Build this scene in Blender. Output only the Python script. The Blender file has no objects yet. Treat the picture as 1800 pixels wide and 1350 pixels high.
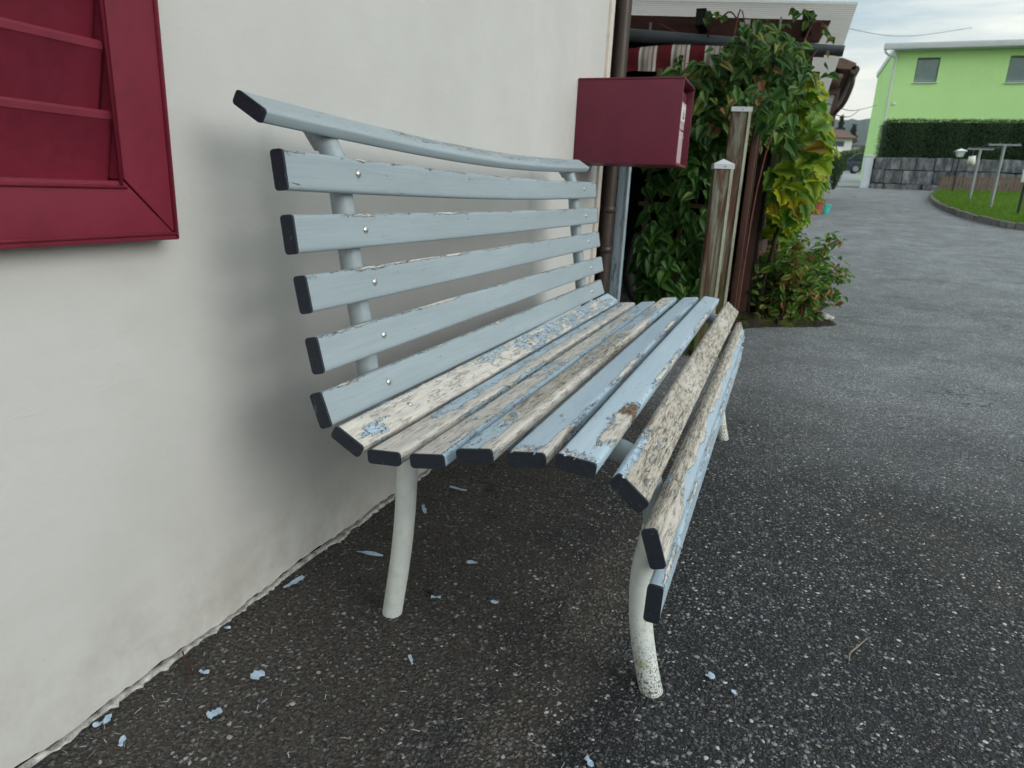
import bpy, bmesh, math, random
import numpy as np
from mathutils import Matrix, Vector
random.seed(7); rng = np.random.default_rng(7)
R = math.radians
scene = bpy.context.scene
col = scene.collection

# ------------------------------------------------------------------ camera
cam_data = bpy.data.cameras.new('camera')
cam = bpy.data.objects.new('camera', cam_data); col.objects.link(cam)
CAM = Vector((0.9765, 0.0, 0.90))
ax = Vector((0.9274628, 0.37130932, 0.04406968))        # right
ay = -Vector((0.14228242, -0.24146496, -0.95992207))    # up
az = -Vector((-0.34578673, 0.89656236, -0.27678056))    # back
m = Matrix((ax, ay, az)).transposed().to_4x4(); m.translation = CAM
cam.matrix_world = m
cam_data.sensor_fit = 'HORIZONTAL'; cam_data.sensor_width = 36.0; cam_data.lens = 23.615
cam_data.clip_start = 0.02; cam_data.clip_end = 9000
cam_data.dof.use_dof = True; cam_data.dof.focus_distance = 1.35; cam_data.dof.aperture_fstop = 8.0
scene.camera = cam

# ------------------------------------------------------------------ world, sun, exposure
SUN_DIR = Vector((0.80, -0.22, 0.37)).normalized()
w = bpy.data.worlds.new('World'); scene.world = w; w.use_nodes = True
nt = w.node_tree; nt.nodes.clear()
def wn(t, **kw):
    n = nt.nodes.new(t)
    for k, v in kw.items(): setattr(n, k, v)
    return n
wo = wn('ShaderNodeOutputWorld'); bg = wn('ShaderNodeBackground'); bg.inputs['Strength'].default_value = 0.10
sky = wn('ShaderNodeTexSky', sky_type='NISHITA'); sky.sun_disc = False
sky.sun_elevation = math.asin(SUN_DIR.z); sky.sun_rotation = math.atan2(SUN_DIR.x, SUN_DIR.y)
sky.altitude = 450; sky.air_density = 1.2; sky.dust_density = 2.5
tc = wn('ShaderNodeTexCoord'); mp = wn('ShaderNodeMapping'); mp.inputs['Scale'].default_value = (1.0, 1.0, 6.5)
cn = wn('ShaderNodeTexNoise'); cn.inputs['Scale'].default_value = 2.3; cn.inputs['Detail'].default_value = 7; cn.inputs['Roughness'].default_value = .58
cr = wn('ShaderNodeValToRGB'); cr.color_ramp.elements[0].position = .34; cr.color_ramp.elements[1].position = .58
cr.color_ramp.elements[0].color = (.62, .62, .62, 1); cr.color_ramp.elements[1].color = (1, 1, 1, 1)
cc = wn('ShaderNodeValToRGB')                         # cloud tone: thin grey-blue streaks in bright cream cloud
cc.color_ramp.elements[0].position = .40; cc.color_ramp.elements[0].color = (3.7, 4.5, 4.95, 1)
cc.color_ramp.elements[1].position = .56; cc.color_ramp.elements[1].color = (6.35, 6.6, 6.45, 1)
mx = wn('ShaderNodeMix', data_type='RGBA')
L = nt.links.new
L(tc.outputs['Generated'], mp.inputs['Vector']); L(mp.outputs['Vector'], cn.inputs['Vector'])
L(cn.outputs['Fac'], cr.inputs['Fac']); L(cn.outputs['Fac'], cc.inputs['Fac'])
L(cr.outputs['Color'], mx.inputs['Factor']); L(sky.outputs['Color'], mx.inputs['A']); L(cc.outputs['Color'], mx.inputs['B'])
sx = wn('ShaderNodeSeparateXYZ'); L(tc.outputs['Generated'], sx.inputs[0])
el = wn('ShaderNodeValToRGB'); el.color_ramp.elements[0].position = .03; el.color_ramp.elements[0].color = (1.07, 1.0, .87, 1)
el.color_ramp.elements[1].position = .34; el.color_ramp.elements[1].color = (1.0, 1.03, 1.04, 1)
ml = wn('ShaderNodeMix', data_type='RGBA'); ml.blend_type = 'MULTIPLY'; ml.inputs['Factor'].default_value = 1
L(sx.outputs['Z'], el.inputs['Fac']); L(mx.outputs['Result'], ml.inputs['A']); L(el.outputs['Color'], ml.inputs['B'])
L(ml.outputs['Result'], bg.inputs['Color']); L(bg.outputs['Background'], wo.inputs['Surface'])

sl = bpy.data.lights.new('sun', 'SUN'); sl.energy = .88; sl.angle = R(32); sl.color = (.99, .99, .975)
sun = bpy.data.objects.new('sun', sl); col.objects.link(sun)
sun.rotation_euler = SUN_DIR.to_track_quat('Z', 'Y').to_euler()
vs = scene.view_settings; vs.view_transform = 'Standard'; vs.look = 'None'; vs.exposure = 0.78; vs.gamma = 1
vs.use_curve_mapping = False
scene.cycles.max_bounces = 4; scene.cycles.diffuse_bounces = 3; scene.cycles.glossy_bounces = 2; scene.cycles.transmission_bounces = 2
scene.cycles.use_adaptive_sampling = True; scene.cycles.adaptive_threshold = .025
scene.cycles.caustics_reflective = False; scene.cycles.caustics_refractive = False
w.cycles.sampling_method = 'MANUAL'; w.cycles.sample_map_resolution = 256
scene.cycles.use_denoising = True

# ------------------------------------------------------------------ material helper
class G:
    def __init__(s, name):
        s.mat = bpy.data.materials.new(name); s.mat.use_nodes = True
        s.nt = s.mat.node_tree; s.nt.nodes.clear()
        s.out = s.nt.nodes.new('ShaderNodeOutputMaterial')
    def set(s, sock, v):
        if isinstance(v, bpy.types.NodeSocket): s.nt.links.new(v, sock)
        else:
            if sock.type == 'RGBA' and len(v) == 3: v = (*v, 1)
            sock.default_value = v
    def n(s, t, props=None, **ins):
        n = s.nt.nodes.new(t)
        for k, v in (props or {}).items(): setattr(n, k, v)
        for k, v in ins.items(): s.set(n.inputs[k.replace('_', ' ')], v)
        return n
    def m(s, op, a, b=None, c=None):
        n = s.nt.nodes.new('ShaderNodeMath'); n.operation = op
        for i, v in enumerate((a, b, c)):
            if v is not None: s.set(n.inputs[i], v)
        return n.outputs[0]
    def mix(s, f, a, b, bt='MIX'):
        n = s.nt.nodes.new('ShaderNodeMix'); n.data_type = 'RGBA'; n.blend_type = bt
        s.set(n.inputs['Factor'], f); s.set(n.inputs['A'], a); s.set(n.inputs['B'], b); return n.outputs['Result']
    def ss(s, v, a, b, lo=0., hi=1.):
        n = s.nt.nodes.new('ShaderNodeMapRange'); n.interpolation_type = 'SMOOTHSTEP'
        s.set(n.inputs['Value'], v); n.inputs['From Min'].default_value = a; n.inputs['From Max'].default_value = b
        n.inputs['To Min'].default_value = lo; n.inputs['To Max'].default_value = hi; return n.outputs['Result']
    def ramp(s, v, pts):
        n = s.nt.nodes.new('ShaderNodeValToRGB'); e = n.color_ramp.elements
        while len(e) < len(pts): e.new(.5)
        for el, (p, c) in zip(e, pts): el.position = p; el.color = (*c, 1) if len(c) == 3 else c
        s.set(n.inputs['Fac'], v); return n.outputs['Color']
    def obj(s): return s.n('ShaderNodeTexCoord').outputs['Object']
    def sc(s, v, k):
        n = s.n('ShaderNodeVectorMath', {'operation': 'MULTIPLY'}); s.set(n.inputs[0], v); n.inputs[1].default_value = k; return n.outputs[0]
    def noise(s, v, scale, detail=4, rough=.55, out='Fac', dist=0.):
        return s.n('ShaderNodeTexNoise', None, Vector=v, Scale=scale, Detail=detail, Roughness=rough, Distortion=dist).outputs[out]
    def voro(s, v, scale, feat='F1', rnd=1.):
        return s.n('ShaderNodeTexVoronoi', {'feature': feat}, Vector=v, Scale=scale, Randomness=rnd)
    def bump(s, h, strength, dist, nrm=None):
        n = s.n('ShaderNodeBump', None, Height=h, Strength=strength, Distance=dist)
        if nrm is not None: s.set(n.inputs['Normal'], nrm)
        return n.outputs[0]
    def attr(s, name, out='Fac'): return s.n('ShaderNodeAttribute', {'attribute_name': name}).outputs[out]
    def bsdf(s, color, rough=.6, nrm=None, spec=.5, metal=0., **kw):
        n = s.n('ShaderNodeBsdfPrincipled', None, Base_Color=color, Roughness=rough, Metallic=metal)
        s.set(n.inputs['Specular IOR Level'], spec)
        if nrm is not None: s.set(n.inputs['Normal'], nrm)
        for k, v in kw.items(): s.set(n.inputs[k.replace('_', ' ')], v)
        s.nt.links.new(n.outputs[0], s.out.inputs['Surface']); return n

M = {}
def plain(name, c, rough=.6, var=.15, scale=8., spec=.5, metal=0., bump=.0, stretch=(1, 1, 1), bdist=.003):
    g = G(name); v = g.sc(g.obj(), stretch)
    f = g.noise(v, scale, 5, .6); f2 = g.noise(v, scale*9, 3, .6)
    t = g.m('ADD', g.m('MULTIPLY', f, .7), g.m('MULTIPLY', f2, .3))
    dark = tuple(x*(1-var*1.6) for x in c); lite = tuple(min(1, x*(1+var*1.3)) for x in c)
    colr = g.ramp(t, [(.32, dark), (.5, c), (.7, lite)])
    nrm = g.bump(t, .6, bdist) if bump else None
    g.bsdf(colr, g.ss(f2, .3, .7, rough-.07, min(1, rough+.08)), nrm, spec, metal); M[name] = g.mat; return g.mat

# ---- plaster wall
g = G('plaster'); o = g.obj()
big = g.noise(o, 1.3, 4, .55); mid = g.noise(g.sc(o, (1, 1, 1.6)), 9, 5, .6, dist=.4); fine = g.noise(o, 170, 4, .7)
trowel = g.noise(g.sc(o, (1, .45, 1)), 26, 5, .65, dist=1.2)
pit = g.ss(g.voro(o, 23).outputs['Distance'], .02, .055, 1, 0)
pitr = g.ss(g.noise(o, 7, 2), .57, .64)
pits = g.m('MULTIPLY', pit, pitr)
sepz = g.n('ShaderNodeSeparateXYZ', None, Vector=o)
low = g.m('MULTIPLY', g.ss(sepz.outputs['Z'], .0, .32, 1, 0), g.ss(g.noise(o, 6, 5, .7), .35, .72))
c = g.ramp(big, [(.3, (.575, .565, .535)), (.55, (.63, .62, .59)), (.75, (.67, .66, .635))])
c = g.mix(g.ss(mid, .35, .75, 0, .25), c, (.545, .53, .49))
c = g.mix(g.m('MULTIPLY', low, .55), c, (.37, .335, .28))
c = g.mix(g.m('MULTIPLY', pits, .6), c, (.32, .28, .23))
h = g.m('ADD', g.m('MULTIPLY', trowel, .75), g.m('MULTIPLY', fine, .40))
h = g.m('SUBTRACT', h, g.m('MULTIPLY', pits, .5))
hl = g.m('ABSOLUTE', g.m('SUBTRACT', g.noise(g.sc(o, (1, .5, 1)), 5, 5, .6, dist=.5), .5))
hair = g.m('MULTIPLY', g.ss(hl, .0008, .0026, 1, 0), g.ss(g.noise(o, 2.3, 2), .60, .66))
c = g.mix(g.m('MULTIPLY', hair, .05), c, (.27, .24, .20))
scuff = g.m('MULTIPLY', g.ss(g.noise(g.sc(o, (1, .35, 1.4)), 30, 4, .7), .66, .74), g.ss(g.noise(o, 3.7, 2), .5, .6))
c = g.mix(g.m('MULTIPLY', scuff, .12), c, (.33, .31, .28))
h = g.m('SUBTRACT', h, g.m('MULTIPLY', hair, .1))
g.bsdf(c, .9, g.bump(h, .42, .0030), .25); M['plaster'] = g.mat

# ---- asphalt
g = G('asphalt'); o = g.obj(); sp = g.n('ShaderNodeSeparateXYZ', None, Vector=o)
X, Y = sp.outputs['X'], sp.outputs['Y']
wob = g.n('ShaderNodeVectorMath', {'operation': 'MULTIPLY_ADD'})
g.set(wob.inputs[0], g.noise(o, 60, 1, .5, 'Color')); wob.inputs[1].default_value = (.010, .010, 0); g.set(wob.inputs[2], o)
v1 = g.voro(wob.outputs[0], 112); v2 = g.voro(wob.outputs[0], 58); v3 = g.voro(o, 270)
def sepc(v): return g.n('ShaderNodeSeparateColor', None, Color=v.outputs['Color'])
c1, c2, c3 = sepc(v1), sepc(v2), sepc(v3)
cov = g.noise(o, 4.3, 4, .6); d1 = g.m('ADD', v1.outputs['Distance'], g.m('MULTIPLY', g.m('SUBTRACT', cov, .5), .55))
m1 = g.ss(d1, .30, .56, 1, 0)
m2 = g.m('MULTIPLY', g.ss(v2.outputs['Distance'], .20, .36, 1, 0), g.ss(g.m('ADD', c2.outputs['Green'], g.m('MULTIPLY', g.m('SUBTRACT', cov, .5), -.5)), .68, .74))
m3 = g.ss(v3.outputs['Distance'], .3, .6, 1, 0)
st1 = g.ramp(c1.outputs['Red'], [(0, (.020, .021, .023)), (.35, (.048, .050, .053)), (.66, (.098, .10, .10)), (.88, (.185, .185, .178)), (1, (.40, .39, .37))])
st2 = g.ramp(c2.outputs['Red'], [(0, (.035, .036, .039)), (.6, (.085, .085, .083)), (1, (.34, .33, .31))])
st3 = g.ramp(c3.outputs['Red'], [(0, (.015, .015, .017)), (.75, (.05, .05, .052)), (1, (.24, .235, .225))])
binder = g.mix(m3, (.009, .0095, .0105), st3)
c = g.mix(m1, binder, st1); c = g.mix(m2, c, st2)
hue = g.ramp(c1.outputs['Blue'], [(0, (1.05, .96, .86)), (.3, (.96, 1, 1.03)), (1, (.90, .99, 1.10))])
c = g.mix(1., c, hue, 'MULTIPLY')
n1 = g.noise(o, .9, 3, .6); n2 = g.noise(o, 3.1, 4, .62); n3 = g.noise(o, 14, 3, .6)
# paler surface farther down the drive and in patches
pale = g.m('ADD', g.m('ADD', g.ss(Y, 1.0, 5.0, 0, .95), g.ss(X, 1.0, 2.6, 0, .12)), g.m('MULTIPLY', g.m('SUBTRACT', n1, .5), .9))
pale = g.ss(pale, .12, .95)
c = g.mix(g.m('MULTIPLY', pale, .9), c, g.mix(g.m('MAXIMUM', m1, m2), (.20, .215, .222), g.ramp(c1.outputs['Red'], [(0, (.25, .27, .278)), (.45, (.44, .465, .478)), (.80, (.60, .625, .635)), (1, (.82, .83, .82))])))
# humus and dirt gathered beside the wall
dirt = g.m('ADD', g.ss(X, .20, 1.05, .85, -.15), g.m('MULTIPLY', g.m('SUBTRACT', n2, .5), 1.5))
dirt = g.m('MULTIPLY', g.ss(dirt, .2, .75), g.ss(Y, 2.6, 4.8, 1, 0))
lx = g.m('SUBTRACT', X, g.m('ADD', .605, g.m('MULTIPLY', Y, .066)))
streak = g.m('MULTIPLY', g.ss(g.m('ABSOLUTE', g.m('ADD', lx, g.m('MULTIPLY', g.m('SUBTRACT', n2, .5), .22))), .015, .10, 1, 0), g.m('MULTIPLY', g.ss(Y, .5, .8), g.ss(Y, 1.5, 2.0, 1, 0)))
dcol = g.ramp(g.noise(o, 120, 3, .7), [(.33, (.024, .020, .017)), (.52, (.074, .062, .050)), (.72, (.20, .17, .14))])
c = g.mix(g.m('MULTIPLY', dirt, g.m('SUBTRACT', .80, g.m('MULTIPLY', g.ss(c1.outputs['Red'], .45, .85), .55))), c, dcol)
strk = g.m('MULTIPLY', g.ss(g.noise(o, 2.2, 3, .5), .53, .68), g.ss(n3, .3, .7))   # dusty pale patches
c = g.mix(g.m('MULTIPLY', strk, .5), c, g.mix(m1, (.085, .072, .058), (.23, .20, .165)))
c = g.mix(g.m('MULTIPLY', streak, .5), c, g.mix(m1, (.10, .085, .068), (.22, .19, .155)))   # wind-blown dust lying in a strip beside the front leg
c = g.mix(1., c, g.ramp(g.noise(o, 1.7, 4, .65), [(.3, (.80, .80, .81)), (.5, (1, 1, 1)), (.72, (1.16, 1.16, 1.15))]), 'MULTIPLY')
ck = g.m('ABSOLUTE', g.m('SUBTRACT', g.noise(o, 1.1, 5, .6, dist=.7), .5))
ck = g.m('MULTIPLY', g.ss(ck, .0008, .0035, 1, 0), g.ss(g.noise(o, .8, 2), .52, .58))
c = g.mix(g.m('MULTIPLY', ck, .8), c, (.012, .011, .010))
h = g.m('ADD', g.m('MULTIPLY', g.m('SUBTRACT', 1., v1.outputs['Distance']), m1), g.m('MULTIPLY', m3, .35))
h = g.m('MULTIPLY', g.m('ADD', h, g.m('MULTIPLY', m2, .6)), g.ss(dirt, 0, 1, 1, .75))
nb = g.n('ShaderNodeBump', None, Height=h, Strength=1., Distance=.007)
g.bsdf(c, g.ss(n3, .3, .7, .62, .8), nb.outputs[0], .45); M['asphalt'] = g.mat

# ---- paint on the slats, peeling where 'bare' says
def paint_mat(name, paint, paint2, prim=(.64, .60, .535)):
    g = G(name); o = g.obj()
    ga = g.sc(o, (1, .16, 1))
    bare, grey, rot = g.attr('bare'), g.attr('grey'), g.attr('rot')
    n1 = g.noise(ga, 62, 6, .68, dist=.5); n2 = g.noise(g.sc(o, (1, .45, 1)), 190, 4, .65)
    val = g.m('ADD', bare, g.m('ADD', g.m('MULTIPLY', g.m('SUBTRACT', n1, .5), 1.7), g.m('MULTIPLY', g.m('SUBTRACT', n2, .5), .5)))
    mask = g.ss(val, .485, .515)
    # islands: cracked scales of paint close to the edge of the bare wood
    vo = g.voro(g.sc(o, (1, .34, 1)), 120, 'DISTANCE_TO_EDGE')
    crackzone = g.m('MULTIPLY', g.ss(val, .22, .40), g.m('SUBTRACT', 1., mask))
    crack = g.m('MULTIPLY', g.ss(vo.outputs['Distance'], .02, .07, 1, 0), crackzone)
    crack = g.m('MULTIPLY', crack, g.ss(g.noise(o, 45, 2), .42, .52))
    grain = g.noise(g.sc(o, (1, .045, 1)), 420, 4, .7, dist=.3); grain2 = g.noise(g.sc(o, (1, .12, 1)), 90, 5, .7)
    wood = g.ramp(grain2, [(.3, tuple(x*.82 for x in prim)), (.5, prim), (.72, tuple(min(.8, x*1.16) for x in prim))])
    gw = g.ramp(g.m('ADD', g.m('MULTIPLY', grain, .45), g.m('MULTIPLY', g.noise(g.sc(o, (1, .2, 1)), 130, 5, .75), .55)),
                [(.34, (.05, .043, .034)), (.42, (.19, .165, .13)), (.50, (.45, .41, .345)), (.68, (.64, .60, .52))])
    wood = g.mix(g.ss(g.m('ADD', grey, g.m('MULTIPLY', g.m('SUBTRACT', g.noise(ga, 40, 4, .6), .5), 1.2)), .3, .75), wood, gw)
    rotc = g.ramp(g.noise(g.sc(o, (1, .3, 1)), 150, 4, .7), [(.35, (.055, .03, .016)), (.55, (.22, .14, .085)), (.7, (.45, .37, .28))])
    wood = g.mix(g.ss(g.m('ADD', rot, g.m('MULTIPLY', g.m('SUBTRACT', n1, .5), .8)), .35, .6), wood, rotc)
    wood = g.mix(g.m('MULTIPLY', g.ss(grain, .30, .42, 1, 0), .32), wood, (.13, .115, .09))
    p = g.ramp(g.noise(ga, 14, 4, .6), [(.3, paint), (.7, paint2)])
    p = g.mix(g.ss(g.noise(g.sc(o, (1, .02, 1)), 330, 3, .6), .38, .68, .0, .30), p, tuple(x*.78 for x in paint))
    dust = g.ss(g.noise(o, 260, 3, .7), .62, .72)
    p = g.mix(g.m('MULTIPLY', dust, .16), p, (.62, .60, .54))
    p = g.mix(g.m('MULTIPLY', g.ss(g.noise(g.sc(o, (1, .3, 1)), 33, 5, .65), .58, .74), .26), p, (.22, .23, .22))
    ln = g.m('ABSOLUTE', g.m('SUBTRACT', g.noise(g.sc(o, (1, .30, 1)), 75, 3, .6, dist=.6), .5))
    ln2 = g.m('MULTIPLY', g.ss(ln, .006, .020, 1, 0), g.ss(g.noise(o, 52, 2), .50, .58))
    crack = g.m('MAXIMUM', crack, g.m('MULTIPLY', ln2, g.m('MULTIPLY', g.ss(val, .10, .30), g.m('SUBTRACT', 1., mask))))
    p = g.mix(g.m('MULTIPLY', crack, .95), p, (.026, .024, .022))
    fs = g.m('ABSOLUTE', g.m('SUBTRACT', g.noise(g.sc(o, (1, .09, 1)), 150, 3, .6, dist=.8), .5))
    fiss = g.m('MULTIPLY', g.ss(fs, .008, .030, 1, 0), g.ss(g.noise(g.sc(o, (1, .4, 1)), 48, 3), .44, .56))
    wood = g.mix(g.m('MULTIPLY', fiss, g.m('ADD', .38, g.m('MULTIPLY', grey, .4))), wood, (.06, .052, .042))
    c = g.mix(mask, p, wood)
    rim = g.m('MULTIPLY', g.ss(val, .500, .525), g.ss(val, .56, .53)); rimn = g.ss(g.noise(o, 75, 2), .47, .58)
    c = g.mix(g.m('MULTIPLY', g.m('MULTIPLY', rim, rimn), .9), c, (.04, .035, .03))   # shadow line under the lifted paint edge, painted into the colour
    lift = g.m('MULTIPLY', g.ss(val, .33, .49), g.m('SUBTRACT', 1., mask))
    h = g.m('ADD', g.m('MULTIPLY', g.m('SUBTRACT', 1., mask), 1.), g.m('MULTIPLY', lift, .9))
    h = g.m('SUBTRACT', h, g.m('MULTIPLY', crack, 1.2))
    h = g.m('ADD', h, g.m('MULTIPLY', g.m('MULTIPLY', grain, mask), 1.2)); h = g.m('SUBTRACT', h, g.m('MULTIPLY', g.m('MULTIPLY', fiss, mask), 1.1))
    h = g.m('ADD', h, g.m('MULTIPLY', g.noise(g.sc(o, (1, .1, 1)), 120, 3), .18))
    rough = g.m('ADD', g.m('MULTIPLY', mask, .38), g.ss(n2, .3, .7, .38, .55))
    g.bsdf(c, rough, g.bump(h, .9, .0016), .45); M[name] = g.mat
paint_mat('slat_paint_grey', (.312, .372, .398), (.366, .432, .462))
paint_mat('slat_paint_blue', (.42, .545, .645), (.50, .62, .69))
# navy painted end grain
g = G('end_paint'); o = g.obj()
f = g.noise(o, 260, 4, .7); f2 = g.noise(g.sc(o, (1, 1, .5)), 90, 3)
c = g.mix(g.ss(f, .60, .72), (.016, .022, .033), (.085, .10, .12)); c = g.mix(g.ss(f2, .64, .75, 0, .6), c, (.13, .15, .165))
g.bsdf(c, .62, g.bump(f, .6, .001), .4); M['end_paint'] = g.mat
# frame paints
g = G('frame_paint'); o = g.obj(); f = g.noise(o, 60, 4, .65)
g.bsdf(g.ramp(f, [(.3, (.29, .35, .375)), (.7, (.35, .41, .435))]), .42, g.bump(f, .3, .001), .5); M['frame_paint'] = g.mat
g = G('leg_paint'); o = g.obj(); sp = g.n('ShaderNodeSeparateXYZ', None, Vector=o)
f = g.noise(o, 240, 4, .75); gz = g.ss(sp.outputs['Z'], .0, .22, 1, 0); gx = g.ss(sp.outputs['X'], .05, .3)
sp2 = g.m('MULTIPLY', g.ss(g.m('ADD', f, g.m('MULTIPLY', gz, .08)), .57, .66), g.m('MULTIPLY', g.m('ADD', gz, .12), g.m('ADD', gx, .12)))
c = g.mix(g.ss(g.noise(o, 35, 4), .3, .7), (.66, .70, .66), (.76, .78, .74)); c = g.mix(sp2, c, (.10, .105, .085))
c = g.mix(g.m('MULTIPLY', g.ss(g.noise(o, 28, 3), .56, .66), g.m('MULTIPLY', gx, .5)), c, (.33, .33, .12))
g.bsdf(c, .55, g.bump(f, .35, .001), .45); M['leg_paint'] = g.mat
plain('steel', (.62, .62, .60), .28, .1, 90, .5, 1.)
plain('zinc', (.30, .34, .37), .55, .25, 30, .5, .6)
plain('pipe_grey', (.085, .10, .115), .55, .35, 14, .5, .2, stretch=(.3, 1, 1))
plain('maroon', (.185, .018, .036), .50, .14, 7, .28, bump=1, bdist=.0004)
plain('maroon_box', (.145, .019, .040), .42, .12, 6, .32, bump=1, bdist=.0003)
plain('box_front', (.74, .60, .60), .35, .06, 20, .5, .2)
plain('plate_white', (.80, .80, .78), .35, .03, 20)
plain('black', (.012, .012, .013), .6, .2, 20)
plain('rubber', (.02, .02, .022), .7, .2, 20)
plain('pipe_brown', (.050, .034, .026), .42, .35, 12, .5, .3, stretch=(1, 1, .2))
plain('corner_trim', (.68, .61, .53), .8, .1, 20, .3)
plain('beam_brown', (.085, .030, .022), .6, .25, 10, .4, stretch=(.12, 1, 1), bump=1)
plain('rafter_dark', (.022, .018, .015), .8, .3, 16)
plain('shed_dark', (.020, .015, .012), .85, .35, 8, .3)
plain('steel_brown', (.075, .028, .018), .5, .3, 12, .45, stretch=(1, 1, .2))
plain('mortar', (.46, .45, .42), .95, .55, 45, .2, bump=1, bdist=.004)
plain('gap_dark', (.012, .010, .009), 1., .3, 60, .1)
plain('soil', (.035, .026, .018), .95, .5, 30, .2, bump=1, bdist=.02)
plain('terracotta', (.33, .10, .05), .8, .2, 20)
plain('turquoise', (.05, .50, .44), .4, .1, 10)
plain('bark', (.055, .040, .028), .9, .4, 25, .2, stretch=(1, 1, .25), bump=1, bdist=.006)
plain('vine_stem', (.16, .055, .045), .7, .3, 40, .3)
plain('twig', (.26, .22, .17), .85, .3, 60, .3)
plain('kerb_stone', (.15, .145, .135), .9, .45, 4, .3, bump=1, bdist=.012)
plain('house_white', (.80, .80, .78), .85, .05, 1.2, .2)
plain('house_cream', (.74, .76, .66), .85, .05, 1.2, .2)
plain('roof_brown', (.17, .105, .08), .85, .25, 2.5, .2)
plain('roof_grey', (.10, .105, .115), .8, .25, 2.5, .2)
plain('green_render', (.57, .88, .36), .88, .035, .7, .2)
plain('metal_white', (.62, .65, .66), .45, .06, 3)
plain('white_plinth', (.66, .72, .75), .8, .06, 2)
plain('window_frame', (.16, .18, .19), .5, .1, 10)
plain('blind', (.48, .58, .60), .5, .1, 6)
plain('fence_wood', (.20, .145, .105), .85, .3, 7, .3, stretch=(1, 1, .25))
plain('lamp_black', (.012, .016, .018), .45, .2, 10)
plain('lamp_glass', (.72, .78, .80), .25, .05, 5)
plain('pole_grey', (.30, .33, .34), .45, .2, 8, .5, .3)
plain('car_paint', (.016, .026, .050), .18, .1, 3, .6)
plain('glass_dark', (.02, .028, .036), .08, .1, 2, .7)
plain('tail_red', (.25, .01, .012), .25, .1, 4)
plain('hill_forest', (.030, .058, .040), .95, .4, .02, .1)
plain('meadow', (.10, .17, .045), .95, .3, .15, .1)
plain('far_road', (.33, .34, .345), .85, .08, 1.2, .2)
plain('hedge_core', (.006, .012, .006), 1., .3, 6, .1)
plain('flake', (.42, .54, .66), .5, .12, 60)
plain('flake_back', (.55, .52, .46), .8, .15, 60)
plain('brown_render', (.13, .082, .070), .85, .12, 2.5, .2)
plain('gutter_brown', (.075, .052, .045), .4, .2, 4, .5, .4)
plain('lantern_grey', (.30, .31, .31), .5, .05, 3)
plain('soffit', (.50, .33, .25), .8, .2, 5, .2)
# corrugated sheet
g = G('corrugated'); o = g.obj(); f = g.noise(g.sc(o, (.3, 1, 1)), 9, 5, .65)
c = g.ramp(f, [(.32, (.55, .50, .43)), (.5, (.74, .71, .66)), (.7, (.80, .78, .74))])
c = g.mix(g.ss(g.noise(o, 3.5, 4, .6), .56, .72, 0, .5), c, (.30, .20, .14))
spy = g.n('ShaderNodeSeparateXYZ', None, Vector=o)
rib = g.ss(g.m('SINE', g.m('MULTIPLY', g.m('ADD', spy.outputs['Y'], 5.4), 2*math.pi/.05)), -1., -.2, 1, 0)   # rib shading put into the colour as dark stripes along the troughs
c = g.mix(g.m('MULTIPLY', rib, .6), c, (.20, .16, .12))
b = g.bsdf(c, .55, None, .4)
tr = g.n('ShaderNodeBsdfTranslucent', None, Color=g.mix(g.m('MULTIPLY', rib, .6), (.85, .84, .80), (.36, .31, .25))); ms = g.n('ShaderNodeMixShader', None, Fac=.62)
g.nt.links.new(b.outputs[0], ms.inputs[1]); g.nt.links.new(tr.outputs[0], ms.inputs[2]); g.nt.links.new(ms.outputs[0], g.out.inputs['Surface'])
M['corrugated'] = g.mat
# weathered red-brown stained posts
def post_mat(name, k):
    g = G(name); o = g.obj(); v = g.sc(o, (1, 1, .13)); sp = g.n('ShaderNodeSeparateXYZ', None, Vector=o)
    f = g.noise(v, 38, 6, .7, dist=.8); f2 = g.noise(g.sc(o, (1, 1, .04)), 130, 4, .7); f3 = g.noise(v, 12, 4, .6, dist=1.)
    c = g.ramp(f2, [(.3, (.055, .030, .022)), (.55, (.125, .065, .045)), (.75, (.20, .125, .09))])
    c = g.mix(g.ss(g.m('ADD', f3, k), .50, .62), c, g.ramp(f2, [(.35, (.13, .135, .095)), (.6, (.25, .25, .19)), (.75, (.36, .36, .29))]))
    c = g.mix(g.ss(f, .60, .72, 0, .8), c, (.40, .37, .32))
    c = g.mix(g.m('MULTIPLY', g.ss(sp.outputs['Z'], .12, .62, 1, 0), g.ss(f3, .3, .6)), c, (.085, .105, .020))
    g.bsdf(c, .85, g.bump(g.m('ADD', f2, f), .7, .004), .25); M[name] = g.mat
post_mat('post_wood', .09); post_mat('post_wood_red', .04)
g = G('lath_wood'); o = g.obj(); f = g.noise(g.sc(o, (1, 1, .08)), 60, 5, .65)
g.bsdf(g.ramp(f, [(.3, (.075, .055, .028)), (.6, (.17, .135, .075)), (.75, (.24, .21, .13))]), .85, g.bump(f, .5, .003), .25); M['lath_wood'] = g.mat
plain('post_edge', (.46, .46, .34), .85, .35, 20, .2, stretch=(1, 1, .15))
g = G('painted_post'); o = g.obj(); f = g.noise(g.sc(o, (1, 1, .12)), 70, 5, .7)
g.bsdf(g.mix(g.ss(f, .54, .62), (.33, .42, .47), (.14, .15, .15)), .6, g.bump(f, .5, .002), .4); M['painted_post'] = g.mat
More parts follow.
